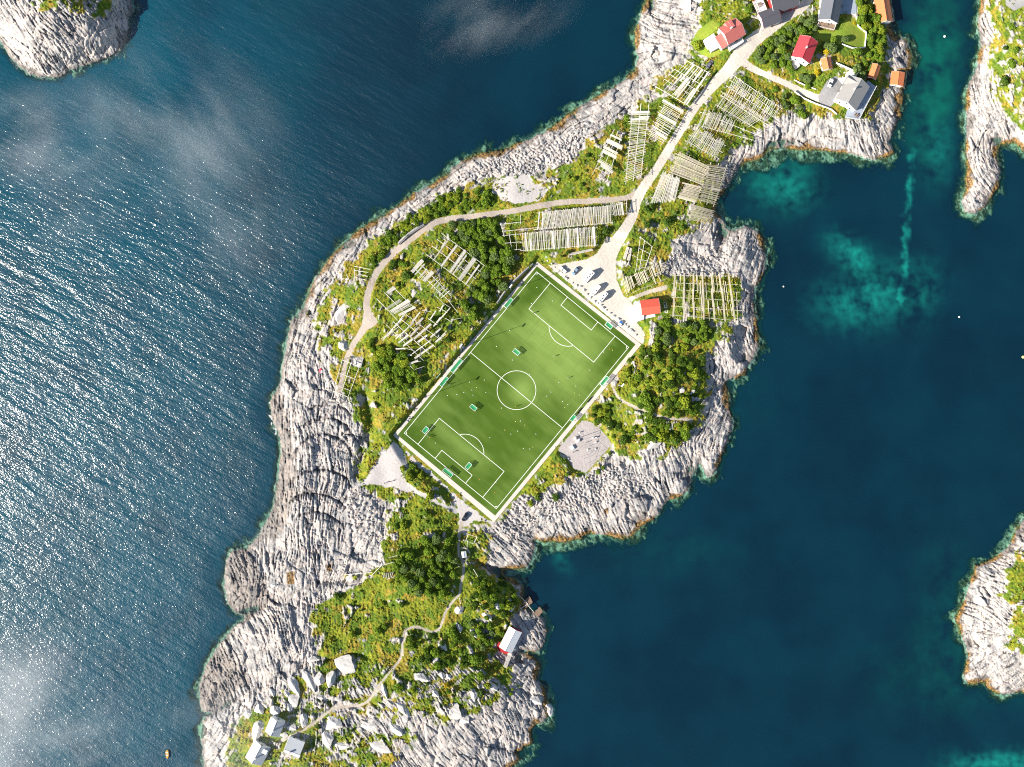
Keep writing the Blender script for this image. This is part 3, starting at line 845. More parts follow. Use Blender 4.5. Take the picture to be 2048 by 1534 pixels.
def make_object_materials():
    M = MAT
    t = NT('weathered_wood')
    p = t.obj()
    rnd = t.n('ShaderNodeObjectInfo').outputs['Random']
    n = t.noise(p, 1.1, 4, .65)
    c = t.mix(t.ramp(rnd, .05, .95), (.72, .68, .61), (.56, .53, .48))
    c = t.mix(t.math('MULTIPLY', t.ramp(n, .45, .75), .5), c, (.30, .27, .23))
    M['wood'] = t.done(t.bsdf(c, .85, .15))
    t = NT('golden_wood')
    p = t.obj(); rnd = t.n('ShaderNodeObjectInfo').outputs['Random']; n = t.noise(p, 1.1, 4, .65)
    c = t.mix(t.ramp(rnd, .05, .95), (.66, .59, .46), (.52, .47, .37))
    c = t.mix(t.math('MULTIPLY', t.ramp(n, .45, .75), .5), c, (.27, .22, .16))
    M['wood_gold'] = t.done(t.bsdf(c, .85, .15))
    M['wood_brown'] = simple_mat('brown_planks', (.24, .17, .125), .85, .15, .2, 2)
    M['wood_dark'] = simple_mat('dark_wood', (.10, .08, .065), .85, .15, .2, 2)
    M['white'] = simple_mat('white_paint', (.80, .79, .77), .55, .3, .05)
    M['white_metal'] = simple_mat('white_metal', (.82, .82, .81), .4, .4, .04)
    M['white_deck'] = simple_mat('pale_deck_boards', (.66, .645, .61), .8, .2, .08)
    M['blue_deck'] = simple_mat('grey_blue_deck_boards', (.30, .34, .40), .8, .2, .12)
    M['concrete'] = simple_mat('concrete', (.46, .45, .44), .9, .15, .1, 1.2)
    M['stone'] = simple_mat('stone_masonry', (.36, .345, .335), .95, .1, .25, 2.5, bump=.1)
    M['boulder'] = simple_mat('boulder_granite', (.47, .45, .43), .92, .1, .22, .8, bump=.25)
    M['boulder_pale'] = simple_mat('pale_granite', (.50, .475, .45), .92, .1, .16, .45, bump=.25)
    for nm, cc in (('roof_red', (.62, .050, .062)), ('roof_rose', (.46, .135, .115)), ('roof_coral', (.66, .11, .065)), ('roof_orange', (.66, .20, .075)), ('roof_grey', (.30, .29, .28)), ('roof_slate', (.125, .135, .155)),
                   ('roof_dark', (.085, .085, .10)), ('roof_white', (.60, .62, .64)), ('roof_hut', (.40, .42, .45))):
        tt = NT(nm)
        pp = tt.obj()
        wv = tt.n('ShaderNodeTexWave', {'Vector': pp, 'Scale': 1.1, 'Distortion': .2}, bands_direction='X').outputs['Fac']
        nn = tt.noise(pp, 1.3, 5, .65)
        c2_ = tt.mix(tt.math('MULTIPLY', tt.ramp(nn, .45, .75), .35), cc, tuple(x * .55 for x in cc))
        M[nm] = tt.done(tt.bsdf(c2_, .5, .35, tt.bump(tt.math('ADD', wv, nn), .05, .6)))
    M['red_wall'] = simple_mat('red_boards', (.36, .03, .03), .7, .25, .15)
    M['glass'] = simple_mat('window_glass', (.03, .04, .05), .08, .6, .1)
    M['tyre'] = simple_mat('tyre_rubber', (.02, .02, .02), .85, .2, .1)
    M['rim'] = simple_mat('wheel_rim', (.5, .5, .52), .3, .5, .05, metal=.7)
    M['lamp_glass'] = simple_mat('headlight_glass', (.75, .76, .78), .1, .6, .03)
    M['dark_metal'] = simple_mat('dark_metal', (.06, .06, .065), .5, .4, .1)
    M['grey_metal'] = simple_mat('galvanised_metal', (.40, .41, .42), .45, .4, .1, metal=.4)
    M['car_blue'] = simple_mat('steel_blue_paint', (.22, .31, .42), .25, .5, .04)
    M['car_white'] = simple_mat('white_car_paint', (.80, .80, .80), .25, .5, .03)
    M['car_black'] = simple_mat('black_car_paint', (.012, .016, .022), .2, .5, .05)
    M['car_teal'] = simple_mat('dark_teal_paint', (.015, .06, .075), .25, .5, .05)
    M['car_grey'] = simple_mat('grey_car_paint', (.16, .15, .19), .25, .5, .05)
    M['red_plastic'] = simple_mat('red_cloth', (.62, .05, .09), .7, .2, .05)
    M['blue_plastic'] = simple_mat('blue_plastic', (.05, .16, .42), .5, .3, .08)
    M['pale_blue'] = simple_mat('pale_blue_board', (.50, .60, .68), .5, .3, .05)
    M['green_plastic'] = simple_mat('pale_green_plastic', (.62, .68, .60), .5, .3, .08)
    M['orange_plastic'] = simple_mat('orange_hull', (.66, .30, .05), .4, .4, .08)
    M['skin'] = simple_mat('skin', (.50, .30, .21), .6, .3, .05)
    M['hair'] = simple_mat('hair', (.05, .035, .025), .6, .3, .1)
    for nm, cc in (('cloth_white', (.75, .75, .73)), ('cloth_black', (.02, .02, .025)), ('cloth_yellow', (.62, .50, .06)), ('cloth_navy', (.03, .04, .09)), ('cloth_red', (.5, .04, .05)), ('cloth_grey', (.25, .25, .27))):
        M[nm] = simple_mat(nm, cc, .85, .15, .05)
    M['marker_yellow'] = simple_mat('yellow_plastic', (.78, .72, .20), .5, .3, .05)
    M['marker_white'] = simple_mat('white_plastic', (.82, .82, .78), .5, .3, .05)
    M['marker_orange'] = simple_mat('orange_plastic', (.75, .27, .05), .5, .3, .05)
    # goal net: a knotted green mesh one half sees through
    t = NT('green_net')
    c = t.bsdf((.012, .33, .135), .8, .2)
    tr = t.n('ShaderNodeBsdfTransparent').outputs[0]
    M['net'] = t.done(t.n('ShaderNodeMixShader', {0: .62, 1: tr, 2: c}).outputs[0])
    t = NT('side_net')
    c = t.bsdf((.012, .26, .11), .8, .2)
    tr = t.n('ShaderNodeBsdfTransparent').outputs[0]
    M['net_side'] = t.done(t.n('ShaderNodeMixShader', {0: .10, 1: tr, 2: c}).outputs[0])
    # turf: fine mowing lines across the pitch, worn and lush patches, far-half sheen put into the colour
    t = NT('artificial_turf')
    p = t.obj()
    a1 = t.noise(t.mapping(p, (0, 0, 0), (.05, 1.5, 1)), 1.0, 4, .7)
    a2 = t.noise(t.mapping(p, (0, 0, 0), (1.6, .05, 1)), 1.0, 3, .6)
    wv = t.n('ShaderNodeTexWave', {'Vector': p, 'Scale': .55, 'Distortion': 1.2, 'Detail': 2.0}, bands_direction='Y').outputs['Fac']
    nb = t.noise(t.mapping(p, (0, 0, 0), (.018, .036, 1)), 1.0, 4, .6)
    nf = t.noise(p, 3.0, 3, .6)
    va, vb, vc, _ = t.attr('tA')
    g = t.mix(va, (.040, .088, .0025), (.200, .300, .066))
    g = t.mix(t.math('MULTIPLY', t.ramp(nb, .35, .7), .35), g, (.085, .150, .015))
    g = t.mix(t.math('MULTIPLY', t.ramp(a1, .45, .72), .40), g, t.mix(.5, g, (.015, .045, .003)))
    g = t.mix(t.math('MULTIPLY', t.ramp(wv, .5, 1.0), .16), g, (.17, .24, .035))
    g = t.mix(t.math('MULTIPLY', t.ramp(a2, .48, .72), .16), g, (.02, .055, .004))
    g = t.mix(t.math('MULTIPLY', t.ramp(nf, .5, .8), .22), g, (.025, .065, .005))
    M['turf'] = t.done(t.bsdf(g, .85, .2))
    M['line'] = simple_mat('pitch_line_white', (.85, .86, .80), .8, .2, .05)
    M['pitch_path'] = gravel_mat('pitch_path_asphalt', (.60, .53, .47), (.53, .475, .425), (.40, .36, .325), 1.8, .02)


def leaf_mat(name, a, b, c):
    t = NT(name)
    p = t.obj()
    rnd = t.n('ShaderNodeObjectInfo').outputs['Random']
    n = t.noise(p, 1.6, 3, .6)
    at = t.attr('lc')
    k = t.mix(t.ramp(rnd, .1, .9), a, b)
    k = t.mix(t.math('MULTIPLY', at[0], .8), k, c)
    k = t.mix(t.math('MULTIPLY', t.ramp(n, .45, .7), .5), k, tuple(.45 * x for x in a))
    d = t.n('ShaderNodeBsdfDiffuse', {'Color': k}).outputs[0]
    tr = t.n('ShaderNodeBsdfTranslucent', {'Color': t.mix(.5, k, (.16, .20, .02))}).outputs[0]
    return t.done(t.n('ShaderNodeMixShader', {0: .22, 1: d, 2: tr}).outputs[0])


def leaf_cloud(name, n, rx, ry, rz, size, mat, seed, lobes=5):
    """a crown: leaf clumps spread through several uneven lobes; centre at (0,0,rz)"""
    g = np.random.default_rng(seed)
    cen = np.zeros((lobes, 3)); rad = np.zeros(lobes)
    for i in range(lobes):
        a = 2 * math.pi * (i + g.random() * .7) / lobes
        k = .50 * (1 if i else 0.1)
        cen[i] = (k * rx * math.cos(a), k * ry * math.sin(a), rz * (0.75 + .55 * g.random()))
        rad[i] = .42 + .28 * g.random()
    rad[0] = .66
    li = g.integers(0, lobes, n)
    d = g.normal(size=(n, 3)); d /= np.linalg.norm(d, axis=1)[:, None]
    d[:, 2] = np.where(d[:, 2] < -.35, -d[:, 2], d[:, 2])
    rr = rad[li] * (0.62 + .42 * g.random(n) ** .6)
    pos = cen[li] + d * rr[:, None] * np.array([rx, ry, rz])
    nrm = d + .75 * g.normal(size=(n, 3)) + np.array([0, 0, .3]); nrm /= np.linalg.norm(nrm, axis=1)[:, None]
    up = np.tile(np.array([[0., 0., 1.]]), (n, 1)); up[np.abs(nrm[:, 2]) > .9] = (1, 0, 0)
    tx = np.cross(nrm, up); tx /= np.linalg.norm(tx, axis=1)[:, None]; ty = np.cross(nrm, tx)
    an = g.random(n) * 6.28
    ax = tx * np.cos(an)[:, None] + ty * np.sin(an)[:, None]; ay = np.cross(nrm, ax)
    s = size * (.6 + .8 * g.random(n)); s2 = s * (.55 + .4 * g.random(n))
    bend = nrm * (s * .25)[:, None]
    V = np.stack([pos - ax * s[:, None], pos - ay * s2[:, None] + bend, pos + ax * s[:, None], pos + ay * s2[:, None] + bend], 1).reshape(-1, 3)
    me = mesh_from_arrays(name, V, np.arange(4 * n).reshape(n, 4), {'lc': np.repeat(np.stack([g.random(n) ** 1.5] * 4, -1), 4, axis=0)}, smooth=False)
    me.materials.append(mat)
    return me


def rock_mesh(name, seed, mat, flat=.7, sub=3):
    """a boulder: an icosphere cut by random planes, then roughened"""
    import bmesh
    bm = bmesh.new()
    bmesh.ops.create_icosphere(bm, subdivisions=sub, radius=1.0)
    g = random.Random(seed)
    planes = [(Vector((g.uniform(-1, 1), g.uniform(-1, 1), g.uniform(-.3, 1))).normalized(), g.uniform(.40, .74)) for _ in range(9)]
    for v in bm.verts:
        p = v.co.copy()
        for nn, dd in planes:
            k = p.dot(nn)
            if k > dd:
                p -= nn * (k - dd) * .97
        p += p.normalized() * (.07 * mnoise.noise(p * 3 + Vector((seed, 0, 0))) + .03 * mnoise.noise(p * 9))
        p *= 1.22
        p.z *= flat
        v.co = p
    me = bpy.data.meshes.new(name)
    bm.to_mesh(me); bm.free()
    me.materials.append(mat)
    return me
# ------------------------------------------------------------------ the football pitch
A_, B_, C_, D_ = (1074, 544), (1258, 695), (991.5, 1016.5), (808.5, 866)


def build_pitch():
    A = U(*A_, ZP); B = U(*B_, ZP); D = U(*D_, ZP); C = U(*C_, ZP)
    ex = (B - A); Wd = ex.length; ex.normalize()           # across, 58 m
    ey = (D - A); Ln = ey.length; ey.normalize()           # along, 102 m
    ang = math.atan2(ex.y, ex.x)
    cen = (A + B + C + D) / 4
    # turf sheet: object axes follow the pitch (x across, y up the pitch)
    def local(v):
        d = v - cen
        return (d.dot(ex), d.dot(-ey))
    tq = [local(U(*p, ZP)) for p in PITCH_TURF]
    nx, ny = 60, 100
    us, vs = np.meshgrid(np.linspace(0, 1, nx), np.linspace(0, 1, ny))
    P = np.array(tq)
    XY = (P[0] * ((1 - us) * (1 - vs))[..., None] + P[1] * (us * (1 - vs))[..., None] + P[2] * (us * vs)[..., None] + P[3] * ((1 - us) * vs)[..., None])
    V = np.concatenate([XY, np.zeros(XY.shape[:2] + (1,))], -1).reshape(-1, 3)
    idx = np.arange(nx * ny).reshape(ny, nx)
    q = np.stack([idx[:-1, :-1], idx[1:, :-1], idx[1:, 1:], idx[:-1, 1:]], -1).reshape(-1, 4)
    # paler turf: light sheen painted on the far half; worn centre spot, near goal mouth
    X, Y = XY[..., 0], XY[..., 1]
    def b(x, y, rx, ry, a): return a * np.exp(-((X - x) / rx) ** 2 - ((Y - y) / ry) ** 2)
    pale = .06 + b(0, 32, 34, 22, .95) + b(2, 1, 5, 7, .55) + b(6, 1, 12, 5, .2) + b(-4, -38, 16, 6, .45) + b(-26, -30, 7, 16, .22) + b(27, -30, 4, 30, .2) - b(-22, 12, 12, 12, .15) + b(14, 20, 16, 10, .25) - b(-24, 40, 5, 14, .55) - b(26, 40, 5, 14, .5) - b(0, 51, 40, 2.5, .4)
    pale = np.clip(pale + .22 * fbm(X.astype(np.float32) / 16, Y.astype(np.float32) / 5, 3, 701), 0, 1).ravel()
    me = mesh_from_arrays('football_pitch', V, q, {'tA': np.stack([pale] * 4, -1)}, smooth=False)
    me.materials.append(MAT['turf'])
    o = bpy.data.objects.new('football_pitch', me); col.objects.link(o)
    o.location = cen + Vector((0, 0, .02)); o.rotation_euler = (0, 0, ang)
    tagset(o, kind='structure')
    # path round the turf: a slab ring a little higher than the ground
    m = MB()
    po = [local(U(*p, ZP)) for p in PITCH_OUT]
    for i in range(4):
        a, bb, c, d = po[i], po[(i + 1) % 4], tq[(i + 1) % 4], tq[i]
        n = 24
        for k in range(n):
            t0, t1 = k / n, (k + 1) / n
            l = lambda p, r, t: (p[0] + (r[0] - p[0]) * t, p[1] + (r[1] - p[1]) * t, .045)
            m.add([l(a, bb, t0), l(a, bb, t1), l(d, c, t1), l(d, c, t0)], [(3, 2, 1, 0)])
            w = l(a, bb, t0); w2 = l(a, bb, t1)
            m.add([w, w2, (w2[0], w2[1], -.6), (w[0], w[1], -.6)], [(0, 1, 2, 3)])
            w = l(d, c, t0); w2 = l(d, c, t1)
            m.add([w, w2, (w2[0], w2[1], -.2), (w[0], w[1], -.2)], [(3, 2, 1, 0)])
    o = m.build('pitch_path', MAT['pitch_path'], loc=cen); o.rotation_euler = (0, 0, ang)
    tagset(o, kind='structure')
    # markings
    m = MB(); W2 = .105; hx, hy = Wd / 2, Ln / 2
    def seg(x0, y0, x1, y1):
        dx, dy = x1 - x0, y1 - y0; L = math.hypot(dx, dy); nx_, ny_ = -dy / L * W2, dx / L * W2
        m.add([(x0 + nx_, y0 + ny_, 0), (x0 - nx_, y0 - ny_, 0), (x1 - nx_, y1 - ny_, 0), (x1 + nx_, y1 + ny_, 0)], [(0, 1, 2, 3)])
    def arc(cx, cy, r, a0, a1, n=48):
        for k in range(n):
            t0 = a0 + (a1 - a0) * k / n; t1 = a0 + (a1 - a0) * (k + 1) / n
            m.add([(cx + (r + s * W2) * math.cos(t), cy + (r + s * W2) * math.sin(t), 0) for s, t in ((-1, t0), (1, t0), (1, t1), (-1, t1))], [(0, 1, 2, 3)])
    for s in (-1, 1):
        seg(-hx - W2, s * hy, hx + W2, s * hy)
        seg(s * hx, -hy + W2, s * hx, hy - W2)
    seg(-hx + W2, 0, hx - W2, 0)
    arc(0, 0, 9.45, 0, 2 * math.pi, 96)
    pw, pd, gw, gd = Wd * .352, 16.4, Wd * .165, 5.1
    for s in (-1, 1):
        for w, d in ((pw, pd), (gw, gd)):
            yy = s * (hy - d)
            seg(-w - W2, yy, w + W2, yy)
            for sx in (-1, 1):
                seg(sx * w, s * (hy - W2), sx * w, yy + s * W2)
        ys = s * (hy - 10.9); al = math.acos((pd - 10.9) / 9.45)
        base = -s * math.pi / 2
        arc(0, ys, 9.45, base - al, base + al, 40)
        for sx in (-1, 1):
            a0 = {(1, 1): math.pi, (-1, 1): -math.pi / 2, (-1, -1): 0, (1, -1): math.pi / 2}[(sx, s)]
            arc(sx * hx, s * hy, 1.1, a0, a0 + math.pi / 2, 10)
    o = m.build('pitch_markings', MAT['line'], loc=cen + Vector((0, 0, .032))); o.rotation_euler = (0, 0, ang)
    tagset(o, kind='structure')
    return cen, ang


def build_goal(px, py, width, depth, dirpx, open_left, height, label, faded=False):
    """dirpx: direction of the crossbar in the picture; the net falls behind it"""
    z = ZP + .05
    d = Vector((dirpx[0], -dirpx[1], 0)).normalized()
    r = empty('football_goal', U(px, py, ZP + 1.2) * 1.0, math.atan2(d.y, d.x), label, 'football goal', 'goals on and beside the pitch')
    r.location.z = z
    w = width / 2; s = 1 if open_left else -1; f = -s * depth / 2; b = s * depth / 2; bt = s * depth * .18
    rad = .085
    for x in (-w, w):
        m = MB(); m.tube((x, f, 0), (x, f, height), rad, n=8); m.build('goal_post', MAT['white_metal'], r)
    m = MB(); m.tube((-w, f, height), (w, f, height), rad, n=8); m.build('crossbar', MAT['white_metal'], r)
    m = MB()
    for x in (-w, w):
        m.tube((x, f, height), (x, b, height * .92), .06); m.tube((x, b, height * .92), (x, b, .06), .06)
        m.tube((x, f, .07), (x, b, .07), .07)
    m.tube((-w, b, .07), (w, b, .07), .07); m.tube((-w, b, height * .92), (w, b, height * .92), .06)
    m.build('frame', MAT['white_metal'], r)
    m = MB()
    def sheet(p, q, rr, t, n=6, mm=4, mi=0):
        for i in range(n):
            for j in range(mm):
                vs = []
                for a, c in ((i, j), (i + 1, j), (i + 1, j + 1), (i, j + 1)):
                    u, v = a / n, c / mm
                    x = Vector(p).lerp(Vector(q), u).lerp(Vector(t).lerp(Vector(rr), u), v)
                    x.z -= .22 * math.sin(math.pi * u) * math.sin(math.pi * v)
                    vs.append(x)
                m.add(vs, [(0, 1, 2, 3)], mi)
    sheet((-w, f, height - .03), (w, f, height - .03), (w, b, height * .92 - .02), (-w, b, height * .92 - .02))
    sheet((-w, b - s * .05, height * .9), (w, b - s * .05, height * .9), (w, b - s * .05, .1), (-w, b - s * .05, .1), mi=1)
    for x in (-w + .03, w - .03):
        m.add([(x, f, .1), (x, f, height - .05), (x, b, height * .9), (x, b, .1)], [(0, 1, 2, 3)], 1)
    m.build('net', [MAT['net'], MAT['net_side']], r)
    return r


U_DIR = (-0.635, 0.772)      # along the pitch in the picture
V_DIR = (0.78, 0.627)        # across


def build_goals():
    L = 'white-framed goal with green net '
    spec = [
        (1017, 606, 5.1, 1.7, U_DIR, True, 2.0, 'Mid-sized ' + L + 'on the touchline by the leafy thicket'),
        (913, 731, 7.4, 1.75, U_DIR, True, 2.35, 'Longest ' + L + 'on the touchline beside the halfway line'),
        (888, 763, 5.1, 1.7, U_DIR, True, 2.0, 'Mid-sized ' + L + 'on the touchline next to the longest goal'),
        (874, 749, 2.9, 2.1, U_DIR, True, 1.7, 'Small ' + L + 'off the pitch beyond the path'),
        (1033, 704, 3.3, 1.9, V_DIR, False, 1.8, 'Small ' + L + 'on the turf near the centre circle'),
        (947, 815, 3.3, 1.9, V_DIR, False, 1.8, 'Small ' + L + 'on the darker half facing the penalty box'),
        (851, 860, 3.1, 1.9, U_DIR, False, 1.8, 'Small ' + L + 'on the penalty box line beside two players'),
        (937, 932, 3.1, 1.9, U_DIR, False, 1.8, 'Small ' + L + 'standing on the line of the goal area'),
        (896, 945, 5.2, 1.8, V_DIR, True, 2.2, 'Mid-sized ' + L + 'behind the goal line of the darker half'),
        (1218, 651, 3.5, 1.8, V_DIR, False, 1.8, 'Small ' + L + 'behind the goal line by the boulders'),
        (1209, 762, 5.1, 1.7, U_DIR, False, 2.0, 'Mid-sized ' + L + 'on the touchline by the scrubby hill'),
        (1146, 836, 3.1, 1.8, U_DIR, False, 1.8, 'Small ' + L + 'on the touchline next to the training yard'),
    ]
    for s in spec:
        build_goal(*s)


def build_masts():
    """floodlight masts; positions are the feet of the poles"""
    spec = [(1021, 579, 'floodlight mast by the mid-sized goal and thicket'), (925, 693, 'floodlight mast near the longest goal'), (834, 799, 'floodlight mast on the rough verge near the pitch corner'),
            (1238, 771, 'floodlight mast in the scrub behind the touchline goal'), (1152, 878, 'floodlight mast standing in the training yard')]
    root = None
    for i, (px, py, lab) in enumerate(spec):
        z = zt(px, py)
        loc = U(px, py, z)
        if root is None:
            root = empty('floodlight_mast', loc, 0, None, 'floodlight mast', 'floodlight masts round the pitch')
            h = 15.0
            m = MB(); m.tube((0, 0, -.5), (0, 0, h), .13, .08, 8); m.build('pole', MAT['grey_metal'], root)
            m = MB(); m.box((0, 0, .15), (.8, .8, .5)); m.build('base', MAT['concrete'], root)
            m = MB(); m.tube((-.95, 0, h), (.95, 0, h), .07); m.build('cross_arm', MAT['grey_metal'], root)
            for x in (-.75, -.25, .25, .75):
                m = MB(); m.bbox((x, -.25, h + .1), (.44, .62, .3), .06); m.build('lamp_head', MAT['white_metal'], root)
            c = root
        else:
            c = copy_tree(root)
        c.location = loc
        c.rotation_euler = (0, 0, R((50, 50, 50, 230, 230)[i]))
        c['label'] = 'White-headed ' + lab


# ------------------------------------------------------------------ fish-drying racks
def quad_pt(q, s, t):
    (x0, y0), (x1, y1), (x2, y2), (x3, y3) = q
    return (x0 * (1 - s) * (1 - t) + x1 * s * (1 - t) + x2 * s * t + x3 * (1 - s) * t, y0 * (1 - s) * (1 - t) + y1 * s * (1 - t) + y2 * s * t + y3 * (1 - s) * t)


def rack(label, q, rails, poles, rails2=(), height=2.3, mat='wood', free=(), r_pole=.105, r_rail=.125, posts=5):
    """q: four corners in the picture. rails: t values of the rails (run along s). rails2: s values of rails that run along t.
    poles: (s0, t0, s1, t1) spans. free: poles given in picture pixels (x0, y0, x1, y1)"""
    zc = [zt(*p) for p in q]
    def gz(s, t): return zc[0] * (1 - s) * (1 - t) + zc[1] * s * (1 - t) + zc[2] * s * t + zc[3] * (1 - s) * t
    lift = 0
    for i in range(7):
        for j in range(7):
            s, t = i / 6, j / 6
            lift = max(lift, zt(*quad_pt(q, s, t)) - gz(s, t))
    lift = min(lift * .6, 1.2)
    hz = lambda s, t: gz(s, t) + lift + height
    cx, cy = quad_pt(q, .5, .5)
    loc = U(cx, cy, gz(.5, .5))
    root = empty('drying_rack', loc, 0, label, 'drying rack', 'wooden fish-drying racks')
    g = random.Random(int(cx * 7 + cy))
    def W(s, t, dz=0):
        x, y = quad_pt(q, s, t); z = hz(s, t)
        v = U(x, y, z) - loc
        v.z += dz
        return v
    def lines(vals, along_s):
        for it in vals:
            if isinstance(it, tuple): v, e0, e1 = it
            else: v, e0, e1 = it, -.02, 1.02
            a = W(e0, v) if along_s else W(v, e0, -.18 if rails else 0)
            b = W(e1, v) if along_s else W(v, e1, -.18 if rails else 0)
            m = MB(); m.tube(a, b, r_rail * g.uniform(.9, 1.15), r_rail * .8); m.build('rail', MAT[mat], root)
            for k in range(posts + 1):
                e = e0 + .02 + (e1 - e0 - .04) * k / posts
                x, y = quad_pt(q, e, v) if along_s else quad_pt(q, v, e)
                top = W(e, v) if along_s else W(v, e, -.18 if rails else 0)
                zg = zt(x, y)
                if top.z + loc.z - zg < .3: continue
                tilt = Vector((g.uniform(-.18, .18), g.uniform(-.18, .18), 0))
                m = MB(); m.tube(Vector((top.x, top.y, zg - .4 - loc.z)) + tilt, top + Vector((0, 0, .12)), .085, .07, 5); m.build('post', MAT[mat], root)
    lines(rails, True)
    lines(rails2, False)
    n = 0
    for (s0, t0, s1, t1) in poles:
        n += 1
        rr = r_pole * g.uniform(.8, 1.25)
        a = W(s0, t0, r_rail + .07 + g.uniform(0, .05)); b = W(s1, t1, r_rail + .07 + g.uniform(0, .05))
        m = MB(); m.tube(a, b, rr, rr * g.uniform(.55, .9), 6); m.build('pole', MAT[mat], root)
    for (x0, y0, x1, y1) in free:
        zz = gz(.5, .5)
        k0 = max(zt(x0, y0) + height, hz(.5, .5) - 1.5); k1 = max(zt(x1, y1) + height, hz(.5, .5) - 1.5)
        a = U(x0, y0, k0) - loc; b = U(x1, y1, k1) - loc
        m = MB(); m.tube(a, b, r_pole * g.uniform(.9, 1.2), r_pole * .8, 6); m.build('pole', MAT[mat], root)
    return root


def dense(n, t0, t1, g, s0=.01, s1=.99, js=.006, jt=.05, skip=.0, lean=.0):
    """n poles side by side, each a little out of true"""
    out = []
    for i in range(n):
        if g.random() < skip: continue
        s = s0 + (s1 - s0) * (i + .5) / n + g.uniform(-js, js)
        l = lean + g.uniform(-js, js) * 1.6
        out.append((s, t0 + g.uniform(-jt, jt), s + l, t1 + g.uniform(-jt, jt)))
    return out


def bundle(s, n, t0, t1, g, ds=.012, lean=0.0):
    return [(s + (k - n / 2) * ds, t0 + g.uniform(-.02, .02), s + lean + (k - n / 2) * ds * g.uniform(.8, 1.1), t1 + g.uniform(-.02, .02)) for k in range(n)]


def swap(ps):
    """poles that run along s instead of t"""
    return [(t0, s0, t1, s1) for (s0, t0, s1, t1) in ps]


def fat(x0, y0, x1, y1, n, g, gap=.62):
    """n poles lying tight together between two picture points"""
    dx, dy = x1 - x0, y1 - y0; L = math.hypot(dx, dy); nx, ny = -dy / L * gap, dx / L * gap
    return [(x0 + nx * (k - (n - 1) / 2) + g.uniform(-.8, .8) * dx / L, y0 + ny * (k - (n - 1) / 2) + g.uniform(-.8, .8) * dy / L, x1 + nx * (k - (n - 1) / 2) + g.uniform(-.8, .8) * dx / L, y1 + ny * (k - (n - 1) / 2) + g.uniform(-.8, .8) * dy / L) for k in range(n)]


